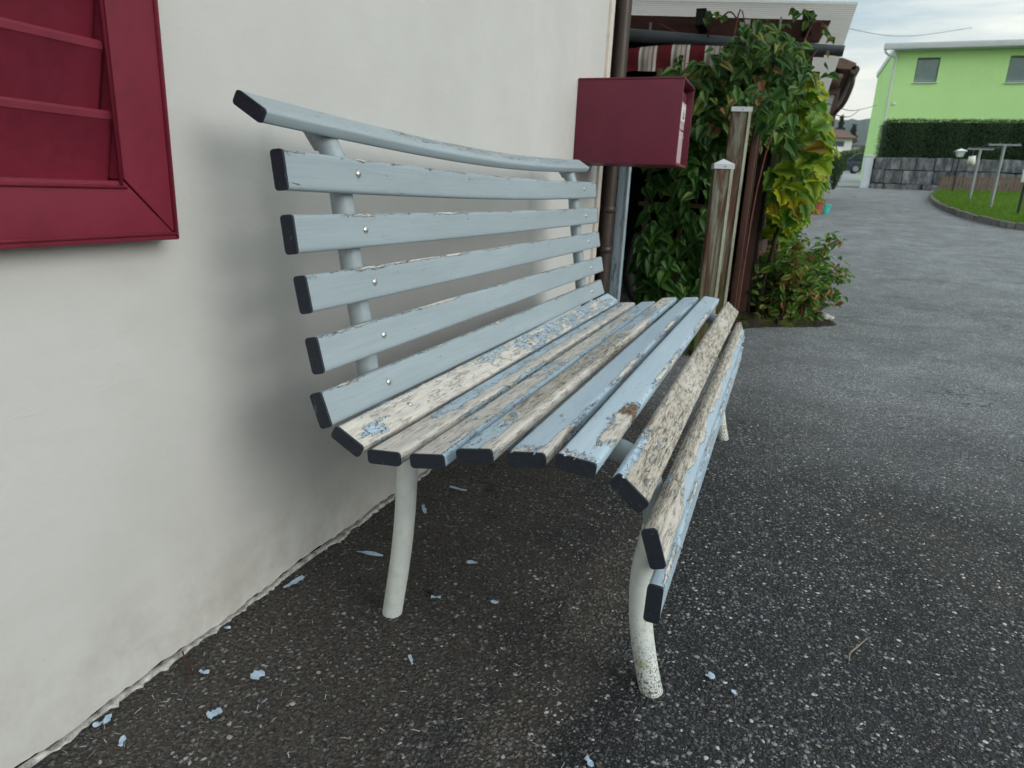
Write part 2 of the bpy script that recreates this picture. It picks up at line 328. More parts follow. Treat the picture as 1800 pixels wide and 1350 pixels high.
# striped awning cloth
g = G('awning_cloth'); o = g.obj(); sp = g.n('ShaderNodeSeparateXYZ', None, Vector=o)
u = g.m('FRACT', g.m('DIVIDE', g.m('ADD', sp.outputs['X'], .153+2.24), .224))
cl = g.ramp(u, [(0, (.70, .68, .60)), (.07, (.33, .30, .26)), (.14, (.36, .17, .15)), (.17, (.50, .48, .42)), (.27, (.34, .18, .16)), (.30, (.50, .48, .42)), (.40, (.33, .17, .15)), (.46, (.70, .68, .60)), (.54, (.15, .020, .025))])
cl.node.color_ramp.interpolation = 'CONSTANT'
g.bsdf(cl, .9, g.bump(g.noise(o, 300, 2), .3, .001), .2); M['awning_cloth'] = g.mat
# old stone blocks
g = G('wall_stone'); o = g.obj(); rnd = g.n('ShaderNodeObjectInfo').outputs['Random']
v = g.n('ShaderNodeVectorMath', {'operation': 'ADD'}); g.set(v.inputs[0], o)
cmb = g.n('ShaderNodeCombineXYZ', None, X=g.m('MULTIPLY', rnd, 37.), Y=g.m('MULTIPLY', rnd, 11.), Z=0.); g.set(v.inputs[1], cmb.outputs[0])
f = g.noise(g.sc(v.outputs[0], (1, 1, .35)), 5.5, 6, .72); f2 = g.noise(v.outputs[0], 34, 4, .65)
c = g.ramp(f, [(.30, (.035, .041, .047)), (.46, (.105, .115, .125)), (.60, (.24, .255, .265)), (.74, (.46, .48, .49))])
c = g.mix(g.ss(rnd, .2, .9, 0, .35), c, (.09, .085, .07))
g.bsdf(c, .9, g.bump(g.m('ADD', f, g.m('MULTIPLY', f2, .5)), .8, .04), .25); M['wall_stone'] = g.mat
# lawn, grass
g = G('lawn'); o = g.obj(); f = g.noise(o, 2.2, 5, .65)
g.bsdf(g.ramp(f, [(.3, (.06, .13, .017)), (.6, (.105, .21, .026)), (.75, (.16, .25, .04))]), .95, g.bump(g.noise(o, 60, 3), .8, .03), .1); M['lawn'] = g.mat
# leaves: colour from the leaf's own random value
def leaf_mat(name, stops, rough=.42, trans=.35, spec=.4):
    g = G(name); rnd = g.m('FRACT', g.m('ADD', g.attr('tint'), g.n('ShaderNodeObjectInfo').outputs['Random']))
    o = g.obj(); c = g.ramp(rnd, stops)
    c = g.mix(g.ss(g.noise(o, 70, 3), .35, .7, 0, .35), c, g.mix(1., c, (.62, .66, .55), 'MULTIPLY'))
    b = g.bsdf(c, rough, g.bump(g.noise(o, 160, 2), .25, .002), spec)
    tr = g.n('ShaderNodeBsdfTranslucent', None, Color=g.mix(1., c, (1.25, 1.35, .6), 'MULTIPLY')); ms = g.n('ShaderNodeMixShader', None, Fac=trans)
    g.nt.links.new(b.outputs[0], ms.inputs[1]); g.nt.links.new(tr.outputs[0], ms.inputs[2]); g.nt.links.new(ms.outputs[0], g.out.inputs['Surface'])
    M[name] = g.mat
leaf_mat('leaf_ivy', [(0, (.032, .10, .020)), (.5, (.066, .18, .032)), (.85, (.105, .25, .046)), (1, (.17, .29, .06))])
leaf_mat('leaf_creeper', [(0, (.036, .10, .026)), (.45, (.078, .18, .042)), (.8, (.15, .26, .055)), (.93, (.28, .30, .07)), (1, (.24, .10, .055))])
leaf_mat('leaf_grape', [(0, (.10, .24, .04)), (.35, (.20, .37, .05)), (.68, (.38, .50, .045)), (.90, (.60, .60, .03)), (.97, (.40, .28, .02)), (1, (.35, .12, .02))], trans=.5)
leaf_mat('leaf_bush', [(0, (.065, .18, .036)), (.45, (.15, .31, .06)), (.70, (.28, .41, .085)), (.85, (.45, .44, .12)), (.94, (.40, .19, .09)), (1, (.38, .09, .06))], trans=.45)
leaf_mat('leaf_hedge', [(0, (.022, .050, .022)), (.6, (.048, .10, .036)), (1, (.09, .15, .05))], .7, .2, .2)
leaf_mat('leaf_far', [(0, (.025, .055, .022)), (.6, (.05, .10, .03)), (1, (.10, .16, .05))], .7, .2, .2)
leaf_mat('leaf_conifer', [(0, (.012, .026, .016)), (.6, (.022, .042, .022)), (1, (.04, .06, .028))], .8, .1, .2)
leaf_mat('grass_blade', [(0, (.07, .15, .018)), (.6, (.125, .235, .028)), (1, (.20, .29, .06))], .6, .4, .2)
g = G('pebbles'); t = g.attr('tint')
o = g.obj(); spp = g.n('ShaderNodeSeparateXYZ', None, Vector=o)
c = g.ramp(t, [(0, (.016, .017, .019)), (.38, (.040, .042, .045)), (.62, (.105, .108, .11)), (.84, (.25, .25, .245)), (1, (.58, .57, .54))])
dd = g.m('MULTIPLY', g.ss(g.m('ADD', spp.outputs['X'], g.m('MULTIPLY', g.noise(o, 3, 3), .5)), .55, 1.25, .72, 0), g.ss(t, .75, .95, 1, .45))
c = g.mix(dd, c, (.055, .046, .038))
g.bsdf(c, .55, None, .45); M['pebbles'] = g.mat
g = G('litter'); t = g.attr('tint')
g.bsdf(g.ramp(t, [(0, (.16, .12, .08)), (.4, (.33, .28, .21)), (.75, (.46, .43, .37)), (1, (.42, .50, .58))]), .85, None, .25); M['litter'] = g.mat

# ------------------------------------------------------------------ mesh helper
def tag(o, label=None, cat=None, group=None, kind=None):
    for k, v in (('label', label), ('category', cat), ('group', group), ('kind', kind)):
        if v: o[k] = v
    return o
def thing(name, loc, label, cat, group=None):
    o = bpy.data.objects.new(name, None); o.empty_display_size = .1; col.objects.link(o); o.location = loc
    o['origin'] = list(loc); return tag(o, label, cat, group)
def base_of(o):
    while o.parent: o = o.parent
    return Vector(o['origin']) if 'origin' in o else Vector((0, 0, 0))
def link(name, me, mat, parent=None, smooth=False):
    if mat and not me.materials: me.materials.append(M[mat])
    if smooth: me.polygons.foreach_set('use_smooth', [True]*len(me.polygons))
    o = bpy.data.objects.new(name, me); col.objects.link(o)
    if parent is not None: o.parent = parent
    return o
class MB:
    """collects shapes in world coordinates; build() makes ONE mesh relative to its thing"""
    def __init__(s): s.v = []; s.f = []; s.at = {}
    def add(s, vs, fs):
        b = len(s.v); s.v += [tuple(v) for v in vs]; s.f += [tuple(i+b for i in f) for f in fs]; return s
    def box(s, x0, x1, y0, y1, z0, z1, bev=0., rot=0., piv=None):
        bm = bmesh.new(); bmesh.ops.create_cube(bm, size=1)
        bmesh.ops.scale(bm, vec=(x1-x0, y1-y0, z1-z0), verts=bm.verts)
        if bev: bmesh.ops.bevel(bm, geom=bm.edges[:], offset=bev, segments=2, profile=.6, affect='EDGES')
        mt = Matrix.Translation(((x0+x1)/2, (y0+y1)/2, (z0+z1)/2))
        if rot: mt = mt @ Matrix.Rotation(rot, 4, 'Z')
        bm.transform(mt); bm.verts.index_update()
        s.add([v.co.copy() for v in bm.verts], [[v.index for v in f.verts] for f in bm.faces]); bm.free(); return s
    def tube(s, pts, rad, seg=14, caps=True):
        P = [Vector(p) for p in pts]; n = len(P)
        rad = [rad]*n if np.isscalar(rad) else rad
        up = None; vs = []
        for i in range(n):
            t = (P[min(i+1, n-1)]-P[max(i-1, 0)]).normalized()
            if up is None:
                a = Vector((0, 0, 1)) if abs(t.z) < .9 else Vector((1, 0, 0))
                up = (a-t*a.dot(t)).normalized()
            else: up = (up-t*up.dot(t)).normalized()
            sd = t.cross(up)
            for k in range(seg):
                a = 2*math.pi*k/seg; vs.append(P[i]+(up*math.cos(a)+sd*math.sin(a))*rad[i])
        fs = [(i*seg+k, i*seg+(k+1) % seg, (i+1)*seg+(k+1) % seg, (i+1)*seg+k) for i in range(n-1) for k in range(seg)]
        if caps: fs += [tuple(range(seg))[::-1], tuple((n-1)*seg+k for k in range(seg))]
        return s.add(vs, fs)
    def prism(s, poly, axis, a0, a1):
        """poly in the two other axes (cyclic order), extruded along axis"""
        n = len(poly)
        def P(u, v, a): return {'x': (a, u, v), 'y': (u, a, v), 'z': (u, v, a)}[axis]
        vs = [P(u, v, a0) for u, v in poly]+[P(u, v, a1) for u, v in poly]
        fs = [tuple(range(n)), tuple(range(2*n-1, n-1, -1))]+[(i, (i+1) % n, n+(i+1) % n, n+i) for i in range(n)]
        return s.add(vs, fs)
    def quad(s, a, b, c, d): return s.add([a, b, c, d], [(0, 1, 2, 3)])
    def build(s, name, mat, parent=None, smooth=False, angle=None, fix=True):
        me = bpy.data.meshes.new(name); b = base_of(parent) if parent is not None else Vector((0, 0, 0))
        me.from_pydata([(v[0]-b.x, v[1]-b.y, v[2]-b.z) for v in s.v], [], s.f)
        if fix:
            bm = bmesh.new(); bm.from_mesh(me); bmesh.ops.recalc_face_normals(bm, faces=bm.faces); bm.to_mesh(me); bm.free()
        for k, vals in s.at.items():
            a = me.attributes.new(k, 'FLOAT', 'POINT'); a.data.foreach_set('value', np.asarray(vals, dtype=np.float32))
        o = link(name, me, mat, parent, smooth)
        if angle: me.set_sharp_from_angle(angle=R(angle))
        return o
def rounded(w, h, r, k=4, extra=6):
    """rounded rectangle centred at 0; list of (a,b)"""
    out = []
    cs = [(w/2-r, h/2-r, 0), (-w/2+r, h/2-r, 90), (-w/2+r, -h/2+r, 180), (w/2-r, -h/2+r, 270)]
    for i, (cx, cy, a0) in enumerate(cs):
        for j in range(k):
            a = R(a0+90*j/(k-1)); out.append((cx+r*math.cos(a), cy+r*math.sin(a)))
        if i in (0, 2):
            s = 1 if i == 0 else -1
            for j in range(1, extra): out.append((s*(w/2-r-(w-2*r)*j/extra), s*h/2))
    return out
def arrays_mesh(name, V, F, tint=None):
    me = bpy.data.meshes.new(name); n, k = F.shape
    me.vertices.add(len(V)); me.vertices.foreach_set('co', V.astype(np.float32).ravel())
    me.loops.add(n*k); me.loops.foreach_set('vertex_index', F.astype(np.int32).ravel())
    me.polygons.add(n); me.polygons.foreach_set('loop_start', np.arange(0, n*k, k, dtype=np.int32))
    if tint is not None:
        a = me.attributes.new('tint', 'FLOAT', 'POINT'); a.data.foreach_set('value', tint.astype(np.float32))
    me.update(calc_edges=True); return me
def nz(x, seed=0):       # cheap smooth 1-d noise
    x = np.asarray(x, float); r = np.zeros_like(x)
    for i, (f, a) in enumerate(((1, 1), (2.17, .5), (4.7, .3), (9.1, .16))):
        r += a*np.sin(f*x*2*np.pi+seed*1.7+i*2.3+np.sin(f*x*3.1+seed))
    return r/1.9
def st(x, a, b): t = np.clip((x-a)/(b-a), 0, 1); return t*t*(3-2*t)
def gz(y):
    y = np.asarray(y, float)
    return np.where(y < 3.5, 0, np.where(y < 8.5, .007*(y-3.5)**2, np.where(y < 28, .07*(y-6),
           np.where(y < 110, 1.54+.055*(y-28), 6.05+4*(1-np.exp(-(np.maximum(y, 110)-110)*.055/4))))))
def gzf(y): return float(gz(y))

# ================================================================== SETTING
ys = np.concatenate([np.linspace(-12, 3.4, 24), np.linspace(3.6, 9, 26), np.linspace(9.5, 28, 22), np.linspace(30, 112, 30)])
def sheet(name, xs, ys, dz, mat, kind='structure'):
    V = np.array([(x, y, gzf(y)+dz) for y in ys for x in xs]); nx = len(xs)
    F = np.array([(j*nx+i, j*nx+i+1, (j+1)*nx+i+1, (j+1)*nx+i) for j in range(len(ys)-1) for i in range(nx-1)])
    return tag(link(name, arrays_mesh(name, V, F), mat, None, True), kind=kind)
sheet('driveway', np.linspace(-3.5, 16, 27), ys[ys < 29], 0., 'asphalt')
yt = np.concatenate([np.array([-3000, -400, -60]), ys, np.array([130, 170, 240, 400, 700, 1200, 2200, 5000])])
sheet('terrain', np.concatenate([np.linspace(-4000, -40, 8), np.linspace(-20, 30, 10), np.linspace(60, 4000, 8)]), yt, -.05, 'meadow')
sheet('far_road', np.linspace(-6, 5.9, 5), np.linspace(28.9, 75, 20), -.01, 'far_road')

# wooded hills
def hill(y0, depth, zc, amp, seed, xs0, xs1):
    n = 700; xs = np.linspace(xs0, xs1, n); V = []; F = []
    rows = [(-.55, 0.), (-.35, .45), (-.15, .82), (0, 1.), (.5, .9)]
    for k, (dy, hz) in enumerate(rows):
        for i, x in enumerate(xs):
            z = zc+amp*nz(x/1500., seed)+2.2*nz(x/47., seed+3)
            jag = (rng.random()*3.0 if 0 < hz else 0)
            V.append((x, y0+dy*depth+rng.normal()*4, 8+(z-8)*hz+jag))
    F = [(j*n+i, j*n+i+1, (j+1)*n+i+1, (j+1)*n+i) for j in range(len(rows)-1) for i in range(n-1)]
    tag(link('hills', arrays_mesh('hills', np.array(V), np.array(F)), 'hill_forest', None, False), kind='structure')
hill(1250, 500, 134, 9, 2, -900, 1300)
hill(850, 300, 62, 8, 5, -700, 900)

# ---- the plastered house whose wall stands behind the bench
house = thing('house', (0, 1.5, 0), 'off-white plastered house wall running along the left behind the bench', 'house')
HY0, HY1, HZ = -3.2, 3.70, 5.0
yy = np.concatenate([np.linspace(HY0, .2, 20), np.linspace(.22, HY1, 330)])
zb = .012+.006*nz(yy*2.6, 1)+.0025*nz(yy*17, 2)+.0012*nz(yy*61, 5)
b = MB()
n = len(yy); V = []
for zrow, xo in ((0, .0), (.006, .004), (.05, .001), (.5, 0), (1.2, 0), (2.4, 0), (HZ, 0)):
    for y, z0 in zip(yy, zb):
        xx = -.012 if zrow == 0 else (xo + .0016*math.sin(y*9+zrow*3))
        V.append((xx if zrow < .5 else 0., y, z0+zrow if zrow < .06 else zrow))
F = [(j*n+i, j*n+i+1, (j+1)*n+i+1, (j+1)*n+i) for j in range(6) for i in range(n-1)]
b.add(V, F)
b.quad((-6, HY1, 0), (0, HY1, 0), (0, HY1, HZ), (-6, HY1, HZ)); b.quad((-6, HY0, 0), (-6, HY0, HZ), (0, HY0, HZ), (0, HY0, 0))
b.quad((-6, HY0, 0), (-6, HY1, 0), (-6, HY1, HZ), (-6, HY0, HZ))
b.build('wall', 'plaster', house, True, 40, fix=False)
MB().box(-.10, -.014, HY0+.02, HY1-.02, -.05, .09).build('foundation', 'gap_dark', house)
# cracked mortar lip at the foot of the wall
yl = np.linspace(.05, HY1-.03, 420); lw = .0045+.0045*nz(yl*1.7, 4)+.003*nz(yl*11, 6)+.002*rng.normal(size=420); lh = .009+.006*nz(yl*2.6, 1)+.004*nz(yl*13, 9)+.0015*rng.normal(size=420)
lw = np.clip(lw*st(nz(yl*1.3, 8)+.15*rng.normal(size=420), -.55, .0), .0006, None); lh = np.clip(lh*.62, .001, .013)
V = []; n = len(yl)
for prof in ((-.010, 1.0), (.10, 1.0), (.62, .82), (1.0, .38), (1.15, -.2)):
    for i in range(n): V.append((prof[0] if prof[0] < 0 else prof[0]*lw[i]*1.15, yl[i], prof[1]*lh[i]))
MB().add(V, [(j*n+i, (j+1)*n+i, (j+1)*n+i+1, j*n+i+1) for j in range(4) for i in range(n-1)]).build('mortar_lip', 'mortar', house, True, fix=False)
# corner strip beside the downpipe
MB().box(-.02, .016, 3.635, 3.703, .02, HZ-.1, .006).build('corner_trim', 'corner_trim', house, True, 50)
MB().box(-6.4, .35, HY0-.4, HY1+.35, HZ-.001, HZ+.22, .02).build('roof', 'roof_brown', house)

# ---- window shutter
sh = thing('window_shutter', (.03, .6, .79), 'dark red louvred window shutter on the wall left of the bench', 'shutter')
def rail(poly, name):
    bm = bmesh.new(); vs0 = [bm.verts.new((.008, y, z)) for y, z in poly]; vs1 = [bm.verts.new((.050, y, z)) for y, z in poly]
    bm.faces.new(vs0); bm.faces.new(vs1[::-1])
    for i in range(4): bm.faces.new((vs0[i], vs0[(i+1) % 4], vs1[(i+1) % 4], vs1[i]))
    bmesh.ops.recalc_face_normals(bm, faces=bm.faces)
    fr = [e for e in bm.edges if all(v.co.x > .04 for v in e.verts)]
    bmesh.ops.bevel(bm, geom=fr, offset=.0035, segments=2, profile=.5, affect='EDGES')
    bm.verts.index_update(); mb = MB().add([v.co.copy() for v in bm.verts], [[v.index for v in f.verts] for f in bm.faces]); bm.free()
    return mb.build(name, 'maroon', sh, True, 35)
YL, YR, ZB, ZT, FW = .02, .850, .798, 2.05, .093
rail([(YL, ZB), (YR, ZB), (YR-FW, ZB+FW-.003), (YL+FW, ZB+FW-.003)], 'bottom_rail')
rail([(YR, ZB+.0005), (YR, ZT), (YR-FW, ZT-FW), (YR-FW+.0005, ZB+FW)], 'stile')
rail([(YL, ZB+.0005), (YL, ZT), (YL+FW, ZT-FW), (YL+FW, ZB+FW)], 'stile')
rail([(YL, ZT), (YR, ZT), (YR-FW, ZT-FW), (YL+FW, ZT-FW)], 'top_rail')
# beads on the frame's edges
for (a, c_) in (((.0505, YR-FW-.006, ZB+FW-.010), (.0505, YR-FW-.006, ZT-FW)), ((.0505, YL+FW, ZB+FW-.012), (.0505, YR-FW+.002, ZB+FW-.012)),
                ((.0500, YR-.009, ZB+.012), (.0500, YR-.009, ZT-.01)), ((.0500, YL+.01, ZB+.010), (.0500, YR-.010, ZB+.010))):
    MB().tube([a, c_], .0028, 8).build('bead', 'maroon', sh, True)
k = 0; zt = .985
while zt < ZT-FW:
    z0 = zt-.098
    prof = [(.040, zt), (.043, zt-.004), (.043, zt-.012), (.0405, zt-.015), (.018, z0), (.008, z0), (.030, zt-.012), (.036, zt)]
    MB().prism([(x, z) for x, z in prof], 'y', YL+FW-.012, YR-FW-.002-.003*(k % 2)).build('louvre', 'maroon', sh, True, 30)
    zt += .0925; k += 1
MB().box(.004, .012, YL+FW-.01, YR-FW+.01, ZB+FW-.01, ZT-FW+.01).build('backing', 'maroon', sh)

# ================================================================== BENCH
YE0, YE1, YF0, YF1 = .903, 2.803, 1.1025, 2.620
bench = thing('bench', (.55, 1.85, 0), 'weathered garden bench with pale blue peeling slats and white tubular legs', 'bench')
SL = {  # name: centre x, z, angle of the wide side, paint
 'T': (.163, 1.009, -30, 'g'), 'R1': (.217, .915, -83, 'g'), 'R2': (.231, .815, -82.5, 'g'), 'R3': (.248, .718, -79, 'g'),
 'R4': (.269, .617, -77, 'g'), 'R5': (.279, .522, -70, 'g'), 'S1': (.332, .475, -28.5, 'b'), 'S2': (.402, .457, 5, 'b'),
 'S3': (.487, .469, 9, 'b'), 'S4': (.570, .493, 10, 'b'), 'S5': (.656, .503, 8, 'b'), 'S6': (.736, .511, -5, 'b'),
 'S7': (.819, .485, -39, 'b'), 'S8': (.863, .405, -71, 'b'), 'S9': (.871, .310, -91, 'b')}
def band(u, a, b, s=.03): return st(u, a-s, a+s)*(1-st(u, b-s, b+s))
def wear(k, u, v, top):
    """bare, grey, rot from the place along (u), across (v) and whether the point is on the broad face"""
    z = np.zeros_like(u); bare = z+.05; grey = z.copy(); rot = z.copy()
    edge0 = 1-st(v, .03, .16); edge1 = st(v, .84, .97)
    if k == 'T': bare = z-.02+.36*st(u, .12, .3)*(1-st(u, .85, 1))*(1-st(v, .5, .8))
    elif k[0] == 'R':
        bare = z-.08+.58*edge0*(1-.6*st(v, .3, .4))*(.75+.25*np.sin(u*37+len(k)*5+ord(k[1])))
        if k in ('R3', 'R4'): bare += .20*edge0*band(u, .10, .35, .1)
    elif k == 'S1':
        bare = .78-.31*st(u, .24, .40)+.20*band(u, .36, .43, .04)-.30*edge0*(1-.3*u)-.35*band(u, .015, .05, .02)*(v > .45)+.12*edge1
        bare -= .25*st(u, .85, 1)
    elif k == 'S2':
        bare = .22+.60*(1-st(u, .06, .14))+.55*st(v, .50, .66)*(1-.4*band(u, .30, .36, .03))
        bare += .30*st(u, .72, .86)-.10*st(v, .93, 1.)+.10*band(u, .3, .7, .1)
    elif k == 'S3':
        bare = .72-.18*band(u, .28, .40, .05)-.10*st(u, .5, .7)-.55*st(u, .80, .90)-.45*st(v, .80, .92)*(1-.0*u)
        grey = .25*band(u, .3, .75, .1)
    elif k == 'S4':
        bare = .30+.48*band(u, .10, .30, .05)+.30*band(u, .30, .58, .05)+.05*band(u, .6, .8)+.42*st(u, .78, .88)*(1-edge1)+.6*st(v, .66, .80)*(1-st(u, .62, .75))
        bare -= .30*edge0*band(u, 0, .3, .1); grey = .75*band(u, .09, .56, .05)*(1-.8*st(v, .72, .85)*(1-st(u, .2, .4)))
    elif k == 'S5':
        bare = -.02+.80*st(v, .76, .92)*(.66+.34*np.sin(u*21+1))*(1-.55*st(u, .75, .9))+.55*(1-st(u, .008, .03))
        rot = .45*edge1*band(u, .02, .25, .05)
    elif k == 'S6':
        bare = -.03+.95*band(u, .05, .17, .035)*st(v, .42, .70)+.82*st(v, .80, .94)*band(u, .20, .97, .06)*(.62+.38*np.sin(u*17+2))+.5*(1-st(u, .006, .025))
        rot = .95*band(u, .13, .19, .03)+.85*band(u, .52, .60, .04); grey = .5*band(u, .05, .13, .03)
    elif k == 'S7':
        bare = .95-.65*(1-st(v, .06, .20))*(1-st(u, .05, .14))-.2*(1-st(v, .02, .1)); grey = .72+.2*np.sin(u*14)
    elif k == 'S8':
        lim = .52+.10*np.sin(u*31)+.09*np.sin(u*67+1)+.35*(1-st(u, .07, .16))
        bare = .92-.95*st(v, lim-.07, lim+.07)+.4*st(u, .80, .95)-.55*(1-st(v, -.1, .05))*band(u, .03, .16, .03)*.9
        grey = .80*(1-st(v, .20, .42))+.15
    elif k == 'S9':
        bare = .10+.30*edge0+.15*np.sin(u*40)*edge0
    bare = np.where(top, bare, bare-(.25 if k not in ('S7', 'S8') else .05))
    return bare, grey, rot
W, T_, RC = .0625, .0235, .006
flake_pts = []
prof = rounded(W, T_, RC, 4, 9)
ends = rounded(W+.0008, T_+.0008, RC, 4, 2)
for si, (k, (cx, cz, ang, pt)) in enumerate(SL.items()):
    a = R(ang); wx, wz = math.cos(a), math.sin(a); nx_, nz_ = -math.sin(a), math.cos(a)
    jit0, jit1 = random.uniform(-.004, .004), random.uniform(-.005, .005)
    y0, y1 = YE0+jit0, YE1+jit1; seg = 190
    mb = MB(); us = []; vv = []; tp = []; n = len(prof)
    sag = {'T': -.025, 'R1': -.010, 'R2': -.003}.get(k, random.uniform(-.002, .002))
    for j in range(seg+1):
        u = j/seg; y = y0+(y1-y0)*u; bow = sag*math.sin(math.pi*u)
        for (pa, pb) in prof:
            er = 0.
            if k in ('S7', 'S8') and pb > 0: er = .0011*math.sin(u*90+pa*200)+.0009*math.sin(u*171+pa*90)
            elif k[0] == 'S' and abs(pa) > .02 and pb > 0: er = .0006*math.sin(u*113+pa*300+si)
            q = pb-abs(er)
            mb.v.append((cx+wx*pa+nx_*q, y, cz+wz*pa+nz_*q+bow)); us.append(u); vv.append(pa/W+.5); tp.append(pb > T_*.25)
    mb.f = [(j*n+i, j*n+(i+1) % n, (j+1)*n+(i+1) % n, (j+1)*n+i) for j in range(seg) for i in range(n)]
    mb.f += [tuple(range(n))[::-1], tuple(seg*n+i for i in range(n))]
    ba, gr, ro = wear(k, np.array(us), np.array(vv), np.array(tp)); mb.at = {'bare': ba, 'grey': gr, 'rot': ro}
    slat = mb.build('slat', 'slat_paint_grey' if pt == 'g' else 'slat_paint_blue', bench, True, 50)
    for ye, d in ((y0, -1), (y1, 1)):
        e = MB(); e.prism([(cx+wx*p+nx_*q, cz+wz*p+nz_*q) for p, q in ends], 'y', ye+d*.0009, ye-d*.004); e.build('end_paint', 'end_paint', slat)
    # carriage bolts
    for yb in (YF0, YF1):
        if k == 'T': continue
        bo = MB(); ring = []; r0 = .0074 if k[0] == 'R' else .0058
        off = .0 if k[0] == 'R' else random.uniform(-.003, .003)
        c0 = Vector((cx+nx_*T_/2+wx*off, yb+random.uniform(-.002, .002), cz+nz_*T_/2+wz*off)); nn = Vector((nx_, 0, nz_)); ww = Vector((wx, 0, wz)); vy = Vector((0, 1, 0))
        for (rr, hh) in ((1, -.001), (1, .0008), (.86, .0024), (.55, .0037), (.2, .0043)):
            ring += [c0+nn*hh+(ww*math.cos(t)+vy*math.sin(t))*rr*r0 for t in np.linspace(0, 2*math.pi, 12, endpoint=False)]
        bo.add(ring, [(i*12+q, i*12+(q+1) % 12, (i+1)*12+(q+1) % 12, (i+1)*12+q) for i in range(4) for q in range(12)]+[tuple(48+q for q in range(12))])
        bo.build('bolt', 'steel' if k[0] == 'R' or k in ('S1',) else ('slat_bolt' if 'slat_bolt' in M else 'frame_paint'), slat, True)
    # places for curled paint flakes
    if k[0] == 'S':
        A = np.array(us); B = np.abs(ba-.5); ok = [i for i in range(len(us)) if B[i] < .16 and tp[i]]
        for i in random.sample(ok, min(len(ok), 40)): flake_pts.append((Vector(mb.v[i]), Vector((wx, 0, wz)), Vector((nx_, 0, nz_))))
# curled flakes still hanging on the slats
mb = MB()
for p, ww, nn in flake_pts:
    L_, Wd, cu = random.uniform(.006, .020), random.uniform(.003, .009), random.uniform(.6, 1.8)
    t = random.uniform(-.6, .6); d = (Vector((0, 1, 0))*math.cos(t)+ww*math.sin(t)); s_ = d.cross(nn)
    b0 = len(mb.v)
    for j in range(4):
        x = j/3; an = cu*x
        c = p+nn*(.0004+L_*.35*(1-math.cos(an)))+s_*(Wd*math.sin(an)/max(cu, .3)*1.2)
        mb.v += [tuple(c-d*L_*(.5-.12*j*random.random())), tuple(c+d*L_*(.5-.1*j*random.random()))]
    mb.f += [(b0+2*j, b0+2*j+1, b0+2*j+3, b0+2*j+2) for j in range(3)]
fo = mb.build('paint_curls', 'flake', bench, True, fix=False); fo['kind'] = 'stuff'
# frames: one bent tube for back and seat, front leg and rear leg
def smooth_path(pts, k=6):
    P = [Vector(p) for p in pts]; P = [P[0]*2-P[1]]+P+[P[-1]*2-P[-2]]; out = []
    for i in range(1, len(P)-2):
        for j in range(k):
            t = j/k; p0, p1, p2, p3 = P[i-1:i+3]
            out.append(.5*((2*p1)+(-p0+p2)*t+(2*p0-5*p1+4*p2-p3)*t*t+(-p0+3*p1-3*p2+p3)*t**3))
    return out+[P[-2]]
TR = .0215
for yf in (YF0, YF1):
    back = [(.150, yf, .985), (.168, yf, .955), (.183, yf, .912), (.198, yf, .815), (.214, yf, .715), (.233, yf, .612), (.248, yf, .520), (.285, yf, .452), (.335, yf, .430),
            (.402, yf, .421), (.487, yf, .433), (.570, yf, .457), (.656, yf, .468), (.730, yf, .474), (.795, yf, .453), (.826, yf, .400), (.836, yf, .340)]
    MB().tube(smooth_path(back), TR, 16).build('frame_tube', 'frame_paint', bench, True, 50)
    front = [(.836, yf, .342), (.828, yf, .285), (.823, yf, .235), (.825, yf, .185), (.831, yf, .132), (.843, yf, .074), (.855, yf, .027), (.864, yf, -.004)]
    fl = MB().tube(smooth_path(front), [TR+.0004]*43, 16).build('leg', 'leg_paint', bench, True, 50)
    rear = [(.335, yf, .432), (.334, yf, .38), (.332, yf, .345), (.330, yf, .302), (.327, yf, .25), (.321, yf, .183), (.312, yf, .113), (.303, yf, .054), (.294, yf, -.004)]
    MB().tube(smooth_path(rear), TR, 16).build('leg', 'leg_paint', bench, True, 50)
    # bracket under the top slat
    MB().prism([(.098, 1.026), (.160, .992), (.162, .965), (.140, .955), (.118, .985), (.094, 1.008)], 'y', yf-.012, yf+.012).build('bracket', 'frame_paint', bench, True, 30)
    MB().tube([(.128, yf, .992), (.121, yf, .977)], .006, 8).build('nut', 'rubber', bench, True, 40)
# long brace under the seat
MB().box(.545, .590, YF0+.02, YF1-.02, .428, .434, .001).build('cross_strap', 'leg_paint', bench)

# ================================================================== MAILBOX, DOWNPIPE, POSTS
mbx = thing('mailbox', (.24, 3.36, 1.04), 'dark red metal mailbox mounted on the wall corner above the bench end', 'mailbox')
x0, x1, y0, y1, z0, z1 = .002, .478, 3.19, 3.535, 1.040, 1.396
bx = MB(); t = .012
bx.box(x0, x1, y0, y0+t, z0, z1-.0006, .0015).build('side_panel', 'maroon_box', mbx, True, 30)
MB().box(x0, x1, y1-t, y1, z0, z1-.0006, .0015).build('side_panel', 'maroon_box', mbx, True, 30)
MB().box(x0+.001, x1+.002, y0-.002, y1+.004, z1, z1+.008, .002).build('lid', 'maroon_box', mbx, True, 30)
MB().box(x0+.001, x1-.001, y0+t+.0006, y1-t-.0006, z0+.001, z0+t).build('bottom_panel', 'maroon_box', mbx)
fx = x1-.030
MB().box(x0+.02, fx-.014, y0+t+.001, y1-t-.001, z0+t+.001, z1-.03).build('inner_box', 'black', mbx)
dr = MB().box(fx-.012, fx, y0+t+.002, y1-t-.002, z0+t+.004, 1.205, .0015).build('door', 'box_front', mbx, True, 30)
nf = MB().box(fx-.012, fx, y0+t+.002, y1-t-.002, 1.211, 1.330, .0015).build('letter_flap', 'box_front', mbx, True, 30)
MB().box(fx-.012, fx-.002, y0+t+.002, y1-t-.002, 1.336, 1.372, .001).build('slot_hood', 'maroon_box', mbx, True, 30)
